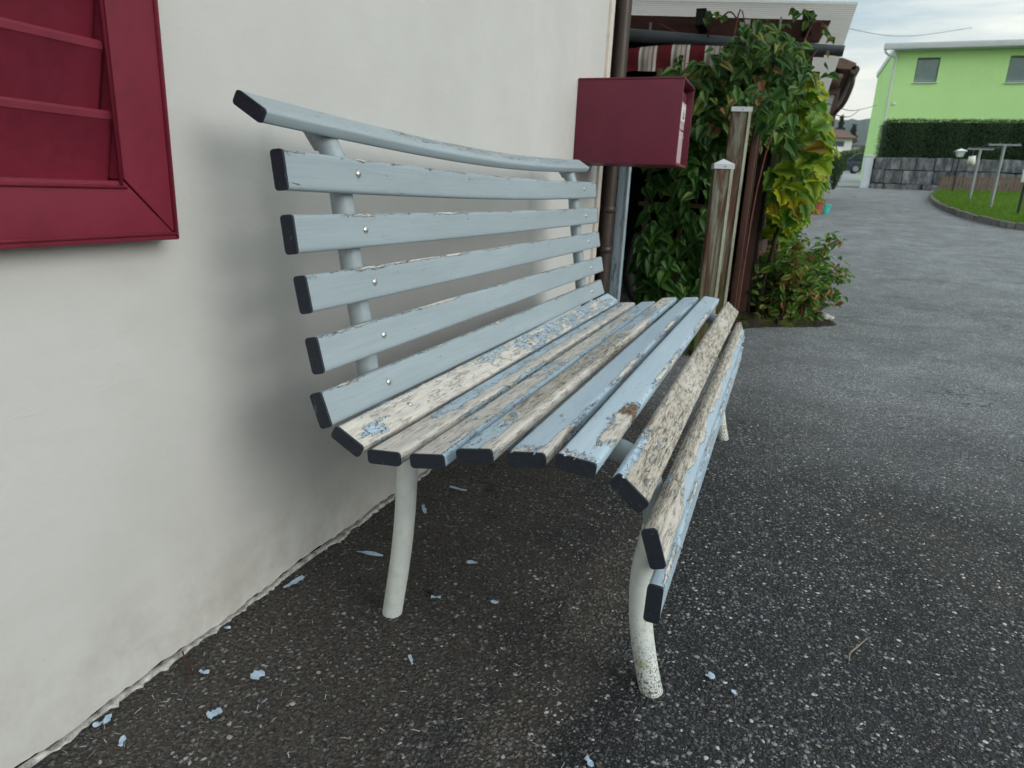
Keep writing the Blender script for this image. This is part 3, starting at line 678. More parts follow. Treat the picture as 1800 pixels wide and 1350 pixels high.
npl = MB().box(fx+.0005, fx+.003, 3.37, 3.50, 1.245, 1.315, .0008).build('name_plate', 'plate_white', nf)
for (a_, b_, c_, d_) in ((3.425, 3.470, 1.258, 1.266), (3.425, 3.438, 1.2665, 1.288), (3.457, 3.470, 1.2665, 1.288), (3.44, 3.455, 1.292, 1.300)):
    MB().box(fx+.0031, fx+.0036, a_, b_, c_, d_).build('plate_mark', 'black', nf)
MB().tube([(fx, 3.50, 1.18), (fx+.006, 3.50, 1.18)], .009, 12).build('lock', 'steel', dr, True, 40)

dp = thing('downpipe', (.032, 3.80, 0), 'brown rain downpipe at the house corner behind the mailbox', 'downpipe')
MB().tube([(.032, 3.80, .02), (.032, 3.80, 5.0)], .044, 18).build('pipe', 'pipe_brown', dp, True, 50)
for z in (.82, .60, 2.2):
    MB().tube([(.032, 3.80, z-.018), (.032, 3.80, z-.012), (.032, 3.80, z+.012), (.032, 3.80, z+.018)], [.045, .049, .049, .045], 18).build('collar', 'pipe_brown', dp, True, 40)
MB().box(-.05, .075, 3.79, 3.81, .42, .432).build('bracket', 'zinc', dp)
pp = thing('painted_post', (.092, 3.9, 0), 'narrow grey-blue post with flaking paint beside the brown downpipe', 'post')
MB().box(.064, .121, 3.865, 3.935, 0, 1.30, .004).build('post', 'painted_post', pp, True, 30)
MB().box(.112, .1235, 3.861, 3.8645, 0, 1.30, .001).build('edge_strip', 'zinc', pp)

# short post with white pyramid cap
def square_post(name, cx, cy, w_, h_, rot, mat, label, cap):
    t = thing(name, (cx, cy, gzf(cy)), label, 'post')
    z0 = gzf(cy)-.05
    MB().box(cx-w_/2, cx+w_/2, cy-w_/2, cy+w_/2, z0, h_, .006, rot).build('shaft', mat, t, True, 30)
    cp = MB(); e = w_/2+.006; ro = Matrix.Rotation(rot, 3, 'Z'); c = Vector((cx, cy, 0))
    vs = [c+ro @ Vector((sx*e, sy*e, 0))+Vector((0, 0, z)) for z in (h_-.022, h_+.004) for sx, sy in ((-1, -1), (1, -1), (1, 1), (-1, 1))]+[c+Vector((0, 0, h_+cap))]
    cp.add(vs, [(0, 1, 5, 4), (1, 2, 6, 5), (2, 3, 7, 6), (3, 0, 4, 7), (4, 5, 8), (5, 6, 8), (6, 7, 8), (7, 4, 8), (3, 2, 1, 0)])
    p = c+ro @ Vector((w_/2-.006, -w_/2-.0015, 0)); MB().box(p.x-.008, p.x+.008, p.y-.005, p.y+.005, z0, h_-.023, .0015, rot).build('edge_strip', 'post_edge', t)
    capo = cp.build('cap', 'metal_white', t)
    p = c+ro @ Vector((.004, -e, 0)); MB().tube([p+Vector((0, -.002, h_-.010)), p+Vector((0, .004, h_-.010))], .0035, 8).build('screw', 'lamp_black', capo)
    return t
square_post('capped_post', .602, 4.06, .098, 1.086, R(14), 'post_wood', 'short wooden post with flaking red stain and white pyramid cap', .032)
square_post('capped_post', .628, 4.47, .108, 1.425, R(9), 'post_wood_red', 'taller weathered wooden post with flat metal cap behind the short post', .010)
spt = thing('steel_post', (.728, 4.56, 0), 'rust-brown upright carrying the vine canopy beside the tall post', 'post')
MB().box(.706, .742, 4.53, 4.59, 0, 1.43, .004).build('web', 'steel_brown', spt, True, 30)
MB().box(.700, .752, 4.5955, 4.606, 0, 1.43, .002).build('flange', 'steel_brown', spt)

# ================================================================== CARPORT
cp_ = thing('carport', (0, 5.4, 0), 'lean-to carport with white corrugated roof and dark brown beam', 'carport')
SLP = -.066
def rz(x): return 2.165+SLP*(x+.309)/1.0
MB().prism([(-2.6, rz(-2.6)), (1.055, rz(1.055)), (1.000, rz(1.055)-.122), (-2.6, rz(-2.6)-.135)], 'y', 5.36, 5.43).build('front_beam', 'beam_brown', cp_)
# corrugated sheet, waves across the slope of the drive
xs = np.linspace(-2.7, 1.185, 12); ysr = np.arange(5.02, 8.6, .00625)
V = np.array([(x, y, rz(x)+.024+.0125*math.sin(y*2*math.pi/.050)) for y in ysr for x in xs]); nx = len(xs)
F = np.array([(j*nx+i, j*nx+i+1, (j+1)*nx+i+1, (j+1)*nx+i) for j in range(len(ysr)-1) for i in range(nx-1)])
Vb = V+np.array([0, 0, .006]); VV = V-np.array([0, 5.4, 0]); FF = F[:, ::-1]
link('roof_sheet', arrays_mesh('roof_sheet', VV, FF), 'corrugated', cp_, True)
for xr in (-1.2, -.5, .235, .912):
    MB().box(xr-.032, xr+.032, 5.14, 8.4, rz(xr)-.095, rz(xr)+.004).build('rafter', 'rafter_dark', cp_)
for yb in (6.3, 7.3):
    MB().prism([(-2.6, rz(-2.6)), (1.06, rz(1.06)), (1.06, rz(1.06)-.05), (-2.6, rz(-2.6)-.05)], 'y', yb, yb+.05).build('purlin', 'beam_brown', cp_)
MB().box(-2.7, 1.15, 4.955, 4.985, rz(1.1)+.115, rz(1.1)+.36).build('eave_board', 'soffit', cp_)
MB().add([(-2.6, 5.6, rz(-2.6)-.1), (.98, 5.6, rz(.98)-.1), (.98, 8.4, rz(.98)-.1), (-2.6, 8.4, rz(-2.6)-.1), (-2.6, 5.6, rz(-2.6)-.085), (.98, 5.6, rz(.98)-.085), (.98, 8.4, rz(.98)-.085), (-2.6, 8.4, rz(-2.6)-.085)],
         [(0, 1, 2, 3), (7, 6, 5, 4), (0, 4, 5, 1), (1, 5, 6, 2), (2, 6, 7, 3), (3, 7, 4, 0)]).build('ceiling_board', 'shed_dark', cp_)
MB().box(-3.0, -.06, 3.70, 4.98, 2.42, 2.50).build('shade_slab', 'shed_dark', cp_)  # unseen slab added to block the sky and darken the carport inside
MB().box(-2.75, -2.69, 3.7, 8.6, 0, 2.3).build('side_wall', 'shed_dark', cp_)
MB().box(-2.7, .9, 8.45, 8.52, 0, 2.4).build('back_wall', 'shed_dark', cp_)
for i in range(18):
    y = 5.50+i*.165
    MB().box(.775+random.uniform(-.004, .004), .800, y, y+.150, gzf(y)-.02, rz(.8)-.005).build('board', 'beam_brown' if i % 3 else 'shed_dark', cp_)
MB().box(.715, .774, 5.50, 5.56, 0, 2.04).build('post', 'steel_brown', cp_)
MB().box(.715, .774, 8.30, 8.36, 0, 2.2).build('post', 'steel_brown', cp_)
# a paper tag on the beam, left hook
MB().box(.500, .545, 5.3525, 5.3585, 2.05, 2.10).build('tag', 'plate_white', cp_)
gp = thing('round_pipe', (.45, 5.15, 1.9), 'grey round metal pipe running under the carport beam', 'pipe')
MB().tube([(-1.2, 5.15, 2.052), (-.25, 5.15, 1.988), (.45, 5.15, 1.918), (1.152, 5.15, 1.848)], [.044, .043, .036, .031], 18).build('pipe', 'pipe_grey', gp, True, 50)
MB().tube([(1.118, 5.15, 1.8515), (1.156, 5.15, 1.8475)], .0335, 18).build('end_ring', 'pipe_grey', gp, True, 50)
for x in (-.1, .75): MB().box(x-.006, x+.006, 5.135, 5.165, 1.9+(.3-x)*.1, 2.06).build('hanger', 'zinc', gp)
aw = thing('awning', (0, 5.1, 1.74), 'furled red and white striped awning cloth under the grey pipe', 'awning')
V = []; n = 60; xs = np.linspace(-1.1, .72, n)
pr = [(5.19, 1.905), (5.145, 1.908), (5.115, 1.895), (5.100, 1.86), (5.102, 1.81), (5.112, 1.77), (5.108, 1.745)]
for (py, pz) in pr:
    for i, x in enumerate(xs):
        wv = .010*math.sin(x*28+pz*20)+.006*math.sin(x*61)
        V.append((x, py-wv*(1.92-pz)*5, pz+(.010*math.sin(x*7+1) if pz > 1.89 else .004*math.sin(x*28))))
mb = MB().add(V, [(j*n+i, j*n+i+1, (j+1)*n+i+1, (j+1)*n+i) for j in range(len(pr)-1) for i in range(n-1)])
mb.build('cloth', 'awning_cloth', aw, True, fix=False)
MB().tube([(-1.1, 5.15, 1.85), (.72, 5.15, 1.84)], .035, 14).build('roller', 'zinc', aw, True, 50)
for x in np.linspace(-.08, .5, 5): MB().box(x, x+.014, 5.06, 5.26, 1.700, 1.712, 0, R(35)).build('slat', 'lath_wood', aw)

# trellis laths that carry the creeper
tl = thing('trellis', (.2, 5.05, 0), 'wooden trellis laths behind the dark green creeper', 'trellis')
for x, wd in ((.012, .036), (.265, .03), (.500, .045)):
    MB().box(x-wd/2, x+wd/2, 5.04, 5.06, 0, 1.75, .002).build('lath', 'lath_wood', tl)
for z in (.35, .85, 1.35): MB().box(-.05, .56, 5.062, 5.078, z-.015, z+.015, .002).build('lath', 'lath_wood', tl)

# dark things standing in the carport
bk = thing('stored_wheel', (-.02, 5.7, .3), 'dark tyre standing in the shadow behind the grey-blue post', 'tyre')
ring = [(-.02+.30*math.cos(t)*.5, 5.7+.2*math.cos(t), .33+.30*math.sin(t)) for t in np.linspace(0, 2*math.pi, 33)]
MB().tube(ring, .05, 10, False).build('tyre', 'rubber', bk, True)
for q in range(6):
    t = q*math.pi/3; MB().tube([(-.02, 5.7, .33), (-.02+.26*math.cos(t)*.5, 5.7+.17*math.cos(t), .33+.26*math.sin(t))], .012, 6).build('spoke', 'zinc', bk, True)

# ================================================================== PLANTS
def leaf_shape(kind):
    """vertices and triangles of one leaf, stalk at origin, tip along +y, about 1 long, facing +z"""
    if kind == 'ivy':   rim = [(.0, .0), (.20, .02), (.36, .18), (.34, .38), (.22, .62), (.10, .82), (0, 1.0)]
    elif kind == 'grape': rim = [(0, 0), (.22, -.12), (.48, .02), (.42, .20), (.58, .42), (.34, .52), (.30, .74), (.12, .80), (0, 1.0)]
    elif kind == 'oval': rim = [(0, 0), (.20, .12), (.30, .36), (.27, .62), (.14, .86), (0, 1.0)]
    else: rim = [(0, 0), (.10, .2), (.13, .5), (.06, .8), (0, 1.0)]
    n = len(rim); V = []
    def zz(x, y): return .28*abs(x)-.30*y*y-.25*x*x
    for x, y in rim: V.append((x, y, zz(x, y)))
    for x, y in rim[1:-1]: V.append((-x, y, zz(x, y)))
    mid = [(0, y, zz(0, y)) for y in (.25, .5, .75)]; m0 = len(V); V += mid
    F = []
    def side(ids):
        ch = [0, m0, m0+1, m0+2, n-1]
        cy = [0, .25, .5, .75, 1]
        i = 0
        for a, b_ in zip(ids[:-1], ids[1:]):
            ym = (V[a][1]+V[b_][1])/2
            while i < 4 and cy[i+1] < ym:
                F.append((ch[i], ch[i+1], a)); i += 1
            if a != ch[i] and b_ != ch[i]: F.append((ch[i], b_, a))
        while i < 3: F.append((ch[i], ch[i+1], ids[-2])); i += 1
    side(list(range(n))); side([0]+list(range(n, 2*n-2))+[n-1])
    return np.array(V), np.array([f for f in F if len(set(f)) == 3])
def rand_rot(n_out, droop, spin=1.):
    """leaf frame: normal near n_out, tip hanging by droop"""
    nn = Vector(n_out)+Vector(rng.normal(0, .38, 3)); nn.normalize()
    tip = Vector((rng.normal(0, .55*spin), rng.normal(0, .35*spin), -droop+rng.normal(0, .3)))
    tip = (tip-nn*tip.dot(nn))
    if tip.length < 1e-3: tip = nn.orthogonal()
    tip.normalize(); xx = tip.cross(nn)
    return np.array([xx, tip, nn]).T
LEAF_ME = {}
def plant_leaves(root, kind, mat, leaves, n_parts=300, name='leaf'):
    """leaves: list of (pos, rot3x3, size). nearest ones become parts, the rest one stuff part"""
    V, F = leaf_shape(kind); key = (kind, mat)
    if key not in LEAF_ME:
        me = arrays_mesh('leaf_'+kind, V, F); me.materials.append(M[mat]); LEAF_ME[key] = me
        me.polygons.foreach_set('use_smooth', [True]*len(me.polygons))
    b = np.array(root['origin']); cv = np.array(CAM)
    leaves.sort(key=lambda l: np.linalg.norm(np.array(l[0])-cv)/l[2])
    for p, r, s in leaves[:n_parts]:
        o = bpy.data.objects.new(name, LEAF_ME[key]); col.objects.link(o); o.parent = root
        mm = Matrix([[r[i][j]*s for j in range(3)]+[p[i]-b[i]] for i in range(3)]+[[0, 0, 0, 1]]); o.matrix_basis = mm
    rest = leaves[n_parts:]
    if rest:
        P = np.array([l[0] for l in rest])-b; Rm = np.array([l[1]*l[2] for l in rest])
        VV = (np.einsum('nij,kj->nki', Rm, V)+P[:, None, :]).reshape(-1, 3)
        FF = (F[None]+(np.arange(len(rest))*len(V))[:, None, None]).reshape(-1, 3)
        o = link('foliage', arrays_mesh('foliage', VV, FF, np.repeat(rng.random(len(rest)), len(V))), mat, root, True); o['kind'] = 'stuff'
def stems(root, paths, rad, mat, name='stem'):
    for p in paths:
        pp_ = smooth_path(p, 4); n = len(pp_)
        MB().tube(pp_, [rad*(1-.6*i/(n-1)) for i in range(n)], 7).build(name, mat, root, True)
# A: creeper on the trellis
rt = thing('trellis_creeper', (.24, 5.0, 0), 'dark green creeper with pointed leaves covering the trellis under the mailbox', 'creeper')
stems(rt, [[(x, 5.03, 0), (x+.03, 5.02, .5), (x-.02, 5.02, 1.0), (x+.04, 5.02, 1.6)] for x in (.05, .2, .33, .46)], .008, 'bark')
lv = []
for i in range(640):
    x, z = rng.uniform(-.02, .56), rng.uniform(.06, 1.66)
    if x < .06+.05*math.sin(z*9) and rng.random() < .75: continue
    d = rng.random()**.7; y = 5.02-.14*d+.05*math.sin(x*11+z*7)
    lv.append(((x, y, z), rand_rot((.30, -1, .75), .9), .055+.085*rng.random()))
plant_leaves(rt, 'ivy', 'leaf_ivy', lv)
# B: creeper over the beam and pipe
rt = thing('canopy_creeper', (.7, 5.15, 1.4), 'creeper mass hanging over the carport beam and grey pipe', 'creeper')
stems(rt, [[(.70, 4.9, .05), (.69, 4.92, .8), (.66, 4.95, 1.5), (.55, 5.1, 1.9)], [(.74, 4.9, .05), (.76, 4.9, 1.0), (.86, 4.98, 1.6), (1.0, 5.1, 1.85)],
           [(.30, 5.1, 1.95), (.42, 5.05, 2.08), (.5, 5.04, 2.02), (.62, 5.05, 1.92)], [(-.05, 5.2, 2.06), (.1, 5.18, 1.99), (.25, 5.15, 1.93)],
           [(.47, 5.05, 1.85), (.50, 5.03, 2.09), (.56, 5.04, 1.93)], [(.9, 5.1, 1.85), (.95, 5.08, 2.0), (1.02, 5.06, 1.98), (1.05, 5.06, 1.9)]], .007, 'vine_stem')
lv = []
while len(lv) < 1000:
    x, z, y = rng.uniform(.14, 1.10), rng.uniform(1.27, 2.0), rng.uniform(4.72, 5.35)
    topz = 1.74+.19*st(np.array(x), .2, .55)-.10*st(np.array(x), .85, 1.12)+.05*math.sin(x*13); botz = 1.66-.42*float(st(np.array(x), .18, .36))+.04*math.sin(x*21)+.10*float(st(np.array(x), .8, 1.1))
    if z > topz or z < botz: continue
    if z > 1.72 and x > .93: continue
    if z < 1.70 and x > .90+.06*math.sin(z*20): continue
    lv.append(((x, y, z), rand_rot((.25, -.9, .9), .7), .045+.085*rng.random()**1.4*(1.25 if rng.random() < .12 else 1)))
for x, y, z in ((.33, 5.04, 2.07), (.36, 5.03, 2.04), (.30, 5.03, 2.05), (.40, 5.04, 2.06), (.86, 5.05, 2.06), (.90, 5.05, 2.08), (.82, 5.05, 2.05), (.95, 5.05, 2.02), (.61, 5.04, 2.03), (.66, 5.04, 2.01), (.74, 5.04, 1.98), (1.02, 5.05, 1.95), (1.06, 5.06, 1.90), (.12, 5.05, 1.82), (.16, 5.04, 1.78)):
    for q in range(3): lv.append(((x+rng.normal()*.02, y, z+rng.normal()*.015), rand_rot((.1, -1, .6), .6), rng.uniform(.04, .06)))
for _ in range(46): lv.append(((.72+rng.normal()*.07, 4.47+rng.normal()*.03, 1.46+rng.normal()*.06), rand_rot((.2, -1, .8), .7), rng.uniform(.06, .105)))
plant_leaves(rt, 'ivy', 'leaf_creeper', lv)
# C: grape vine along the drive side
rt = thing('grape_vine', (1.0, 6.2, gzf(6.2)), 'bright yellow-green grape vine on the carport side facing the drive', 'vine')
stems(rt, [[(.86, 5.55, .02), (.88, 5.58, .4), (.93, 5.62, .8), (.95, 5.8, 1.3), (.9, 6.2, 1.7)], [(.90, 5.62, .02), (.95, 5.66, .35), (.90, 5.75, .7), (1.0, 6.1, 1.2), (1.05, 6.8, 1.6)],
           [(.88, 6.9, .1), (.95, 6.9, .8), (1.0, 7.2, 1.5)]], .018, 'bark')
stems(rt, [[(1.14, 6.6, 1.72), (1.25, 6.6, 1.68), (1.36, 6.6, 1.66), (1.52, 6.6, 1.70)], [(1.2, 6.5, 1.62), (1.32, 6.5, 1.60), (1.40, 6.5, 1.66)]], .004, 'vine_stem', 'tendril')
lv = []
while len(lv) < 900:
    y = 5.25+3.2*rng.random()**1.3; z = rng.uniform(.62, 1.9); f = (y-5.25)/3.2
    xm = .93+.20*math.sin((z-.55)/1.4*math.pi)**.7+.06*f+.03*math.sin(z*9+y*4) if .55 < z < 1.95 else .9
    lo = .70+.10*math.sin(y*5)
    if z < lo or z > 1.74+.12*f: continue
    x = xm-.30*rng.random()**1.6
    if x < .82: continue
    if 1.40 < z < 1.62 and 5.25 < y < 5.7 and x < 1.02: continue
    lv.append(((x, y, z), rand_rot((.6, -.75, .9), .45), .06+.10*rng.random()))
plant_leaves(rt, 'grape', 'leaf_grape', lv)
# D: low bush by the carport foot
rt = thing('bush', (1.05, 5.8, gzf(5.8)), 'loose low bush with green and reddish leaves at the foot of the vine', 'bush')
ps = []
for i in range(34):
    x, y = rng.uniform(.80, 1.22), rng.uniform(5.42, 6.05); dx = rng.normal(.06, .10); dy = rng.normal(0, .12); hh = rng.uniform(.22, .68)
    ps.append([(x, y, gzf(y)), (x+dx*.3, y+dy*.3, hh*.55), (x+dx*.8, y+dy*.8, hh*.9), (x+dx*1.3, y+dy, hh)])
ps += [[(1.15, 5.7, .1), (1.24, 5.7, .30), (1.34, 5.68, .42), (1.43, 5.66, .42)], [(1.15, 5.6, .08), (1.25, 5.6, .2), (1.34, 5.6, .25), (1.40, 5.6, .24)], [(1.1, 5.8, .3), (1.20, 5.8, .52), (1.28, 5.8, .58)]]
stems(rt, ps, .005, 'vine_stem')
lv = []
for p in ps:
    P = smooth_path(p, 8)
    for q in P[5:]:
        for _ in range(4):
            lv.append(((q.x+rng.normal()*.035, q.y+rng.normal()*.035, max(q.z+rng.normal()*.03, .06)), rand_rot((.1, -.35, 1), .25, 1.5), rng.uniform(.032, .066)))
for i in range(330):
    x, y = rng.uniform(.76, 1.28), rng.uniform(5.40, 6.1); z = .05+.42*rng.random()**1.3
    lv.append(((x, y, z+gzf(y)*.5), rand_rot((.2, -.7, .8), .4, 1.4), rng.uniform(.045, .085)))
plant_leaves(rt, 'oval', 'leaf_bush', lv)
# soil bed
V = []; F = []; nx, ny = 40, 46
for j in range(ny):
    for i in range(nx):
        x, y = .52+.96*i/(nx-1), 3.98+2.5*j/(ny-1)
        lim = .80+.62*float(st(np.array(y), 4.9, 5.6))+.05*math.sin(y*7)
        e = min(1, max(0, (lim-x)/.14))*min(1, max(0, (y-3.98)/.1))
        V.append((x+.012*rng.normal()*e, y, gzf(y)-.012+(.045+.012*rng.normal())*e))
F = [(j*nx+i, j*nx+i+1, (j+1)*nx+i+1, (j+1)*nx+i) for j in range(ny-1) for i in range(nx-1)]
g = G('soil_moss'); o = g.obj(); f = g.noise(o, 9, 5, .65); f2 = g.noise(o, 80, 4, .7)
g.bsdf(g.mix(g.ss(f, .48, .60), g.ramp(f2, [(.3, (.015, .011, .008)), (.7, (.055, .042, .03))]), g.ramp(f2, [(.3, (.03, .05, .008)), (.7, (.10, .12, .018))])), .95, g.bump(f2, .8, .012), .15); M['soil_moss'] = g.mat
tag(link('soil_bed', arrays_mesh('soil_bed', np.array(V), np.array(F)), 'soil_moss', None, True), kind='structure')
# a pale stone at the bed's edge
def rock(p, r, name, mat, label=None, cat=None, parent=None, squash=.6, seed=0):
    bm = bmesh.new(); bmesh.ops.create_icosphere(bm, subdivisions=2, radius=1); rr = np.random.default_rng(seed)
    for v in bm.verts: v.co *= 1+.16*math.sin(v.co.x*4+seed)+.12*math.sin(v.co.y*5+v.co.z*3+seed*2)
    for v in bm.verts: v.co = Vector((v.co.x*r, v.co.y*r*.8, v.co.z*r*squash))+Vector(p)
    bm.verts.index_update(); mb = MB().add([v.co.copy() for v in bm.verts], [[v.index for v in f.verts] for f in bm.faces]); bm.free()
    o = mb.build(name, mat, parent, True)
    if label: tag(o, label, cat)
    return o
rock((1.36, 5.72, .055), .055, 'stone', 'mortar', 'pale stone lying at the edge of the bush by the drive', 'stone', seed=3)

# ---- litter on the ground
def flake(p, L_, wd, ang, label, seed, mat='flake', group='paint flakes on the asphalt'):
    r = np.random.default_rng(seed); n = 7; top = []; bot = []
    for i in range(n):
        t = i/(n-1); top.append((L_*(t-.5), wd*(.5*math.sin(math.pi*(.12+.76*t))**.7+.13*r.normal()), .0012+.004*abs(math.sin(t*3+seed))))
        bot.append((L_*(t-.5), -wd*(.5*math.sin(math.pi*(.10+.80*t))**.7+.13*r.normal()), .0012+.003*abs(math.cos(t*2.2+seed))))
    ca, sa = math.cos(ang), math.sin(ang); z = gzf(p[1])+.003
    V = [(p[0]+x*ca-y*sa, p[1]+x*sa+y*ca, z+h) for x, y, h in top+bot]; V += [(x, y, h-.0007) for x, y, h in V]
    F = [(i, i+1, n+i+1, n+i) for i in range(n-1)]; F += [tuple(2*n+q for q in f)[::-1] for f in F]
    F += [(i, 2*n+i, 2*n+i+1, i+1) for i in range(n-1)]+[(n+i, n+i+1, 3*n+i+1, 3*n+i) for i in range(n-1)]
    F += [(0, n, 3*n, 2*n), (n-1, 3*n-1, 4*n-1, 2*n-1)]
    o = MB().add(V, F).build('paint_flake', mat, None); tag(o, label, 'paint flake', group); return o
FL = [
      (0.034, 1.098, 0.058, 0.016, 1.35, 'long pale blue paint flake lying close to the wall foot'),
      (0.174, 0.822, 0.026, 0.024, 1.2, 'squarish pale blue paint flake on the open asphalt left of the rear leg'),
      (0.175, 0.716, 0.024, 0.018, 1.1, 'lone rounded pale blue paint flake in the lower left of the view'),
      (0.08, 0.787, 0.02, 0.01, 0.2, 'small blue paint flake beside the reddish twig'),
      (0.023, 0.633, 0.022, 0.01, 2.2, 'upper blue paint flake of the pair at the bottom left wall foot'),
      (0.019, 0.618, 0.016, 0.009, 1.0, 'lower blue paint flake of the pair at the bottom left wall foot'),
      (0.087, 0.608, 0.022, 0.01, 2.1, 'greyish paint flake lowest in the bottom left corner'),
      (0.412, 0.98, 0.03, 0.009, 2.3, 'narrow blue-grey paint flake lying alone between the two near legs'),
      (0.369, 1.357, 0.028, 0.01, 0.3, 'blue paint flake on the dark ground right of the near rear leg'),
      (0.358, 1.186, 0.022, 0.01, 0.3, 'pale paint flake touching the dark pebble near the rear leg'),
      (0.119, 1.282, 0.07, 0.012, 0.2, 'long thin grey-blue paint sliver left of the near rear leg'),
      (0.122, 1.556, 0.055, 0.012, 2.2, 'curled grey paint flake under the seat right behind the rear leg'),
      (0.148, 1.725, 0.06, 0.014, -0.1, 'crooked grey paint flake deepest under the seat'),
      (0.963, 1.184, 0.018, 0.014, 0.4, 'whitish blue paint chip on the asphalt right of the front leg'),
      (1.01, 1.158, 0.011, 0.009, 0.9, 'tiny blue paint chip right of the whitish one by the front leg'),
      (0.801, 0.886, 0.024, 0.009, -0.8, 'small blue paint flake at the bottom edge of the view'),
      (0.021, 0.906, 0.014, 0.006, 0.3, 'tiny blue paint chip at the wall foot between the long flake and the twig'),
      (0.486, 1.227, 0.02, 0.008, 0.1, 'small pale paint flake midway between the near legs')]
for i, (x, y, a, b_, c, l) in enumerate(FL): flake((x, y), a, b_, c, l, 40+i)
rock((.337, 1.200, .006), .009, 'pebble', 'black', 'dark round pebble on the asphalt near the rear bench leg', 'pebble', seed=5)
tw = MB().tube(smooth_path([(1.222, 1.354, .004), (1.226, 1.38, .006), (1.240, 1.408, .005), (1.264, 1.449, .008)]), .0016, 6).build('twig', 'twig', None, True)
tag(tw, 'thin pale curved twig on the open asphalt at the right', 'twig')
tw = MB().tube(smooth_path([(.014, .800, .020), (.030, .790, .012), (.055, .775, .005), (.074, .759, .004)]), .0018, 6).build('twig', 'steel_brown', None, True)
tag(tw, 'short reddish twig leaning at the wall foot', 'twig')
# loose grit and wood crumbs: nobody could count them
def scatter(name, mat, n, xr, yr, size, shape, power=1., kindf=None):
    P = []; k = 0
    xs = xr[0]+(xr[1]-xr[0])*rng.random(n)**power; ys_ = yr[0]+(yr[1]-yr[0])*rng.random(n)**1.35
    V0 = np.array(shape[0], float); F0 = np.array(shape[1]); a = rng.random(n)*6.283; s = size[0]+(size[1]-size[0])*rng.random(n)**2.5
    el = .5+rng.random(n)*.7
    ca, sa = np.cos(a), np.sin(a)
    X_ = V0[None, :, 0]*s[:, None]; Y_ = V0[None, :, 1]*(s*el)[:, None]; Z_ = V0[None, :, 2]*(s*.62)[:, None]
    jx = 1+.25*rng.normal(size=X_.shape); X_ = X_*jx
    VV = np.stack([xs[:, None]+X_*ca[:, None]-Y_*sa[:, None], ys_[:, None]+X_*sa[:, None]+Y_*ca[:, None], gz(ys_)[:, None]+Z_-(.0006 if name == 'grit' else -.0005)], -1).reshape(-1, 3)
    FF = (F0[None]+(np.arange(n)*len(V0))[:, None, None]).reshape(-1, F0.shape[1])
    return link(name, arrays_mesh(name, VV, FF, np.repeat(rng.random(n), len(V0))), mat, None, False)
octa = ([(1, 0, .1), (.3, .8, 0), (-.7, .6, .1), (-1, -.2, 0), (-.2, -.9, .1), (.8, -.6, 0), (.1, .1, .8)], [(0, 1, 6), (1, 2, 6), (2, 3, 6), (3, 4, 6), (4, 5, 6), (5, 0, 6)])
go = scatter('grit', 'pebbles', 95000, (.02, 3.1), (.35, 4.2), (.0022, .0062), octa, .8)
tag(go, 'coarse stone grit set in the dark asphalt around the bench', 'grit', kind='stuff')
chip = ([(1, .10, .12), (-1, .16, .05), (-1, -.14, .15), (1, -.12, .05)], [(0, 1, 2, 3)])
tag(scatter('wood_crumbs', 'litter', 1700, (.015, .85), (.5, 2.9), (.0015, .0075), chip, 1.25), 'pale crumbs of wood and paint strewn under the bench', 'crumbs', kind='stuff')

# ================================================================== BROWN OUTBUILDING FARTHER DOWN
ob = thing('outbuilding', (.6, 18.5, gzf(18.5)), 'brown outbuilding with dark gutter beyond the vine', 'outbuilding')
zg = gzf(17)
MB().box(-4, 1.62, 17.0, 22.0, zg-.3, 3.30, .01).build('wall', 'brown_render', ob)
MB().box(-4.05, 1.67, 16.95, 22.05, zg-.3, zg+.20, .01).build('plinth', 'soil', ob)
MB().prism([(-4.5, 4.4), (1.55, 3.72), (1.80, 3.62), (1.80, 3.50), (-4.5, 4.25)], 'y', 16.0, 22.6).build('roof', 'roof_brown', ob)
MB().prism([(-4.3, 3.9), (1.60, 3.46), (1.60, 3.40), (-4.3, 3.4)], 'y', 16.2, 22.3).build('soffit', 'soffit', ob)
gt = MB().tube([(1.80, 16.0, 3.50), (1.80, 22.6, 3.50)], .08, 12).build('gutter', 'gutter_brown', ob, True, 50)
MB().tube(smooth_path([(1.80, 16.3, 3.48), (1.80, 16.3, 3.25), (1.72, 16.5, 2.95), (1.60, 16.9, 2.8), (1.52, 16.95, 2.6), (1.52, 16.95, 1.0)]), .042, 10).build('downpipe', 'gutter_brown', gt, True, 50)
lt = thing('wall_lantern', (1.45, 15.2, 2.6), 'grey box lantern under the outbuilding eave beside the vine', 'lantern')
MB().prism([(1.24, 2.92), (1.47, 2.92), (1.42, 2.54), (1.28, 2.54)], 'y', 15.1, 15.35).build('housing', 'lantern_grey', lt)
MB().box(1.20, 1.52, 15.05, 15.4, 2.922, 2.95, .01).build('cover', 'gutter_brown', lt)
MB().box(1.33, 1.37, 15.36, 16.95, 2.955, 2.99).build('arm', 'gutter_brown', lt)
# flower pots at its foot
def pot(x, y, r, h_, mat, label, plant=True):
    t = thing('flower_pot', (x, y, gzf(y)), label, 'flower pot'); z = gzf(y)
    MB().tube([(x, y, z), (x, y, z+h_*.85), (x, y, z+h_*.86), (x, y, z+h_)], [r*.72, r*.95, r*1.06, r*1.06], 14).build('pot', mat, t, True, 40)
    if plant:
        lv = [((x+rng.normal()*r*.7, y+rng.normal()*r*.7, z+h_+rng.random()*r*2.2), rand_rot((.1, -.5, .8), .3), rng.uniform(.05, .09)) for _ in range(60)]
        plant_leaves(t, 'oval', 'leaf_bush', lv, 0)
pot(1.66, 16.2, .14, .20, 'turquoise', 'turquoise flower pot at the foot of the brown outbuilding', False)
pot(1.50, 16.0, .16, .26, 'terracotta', 'terracotta flower pot left of the turquoise one')

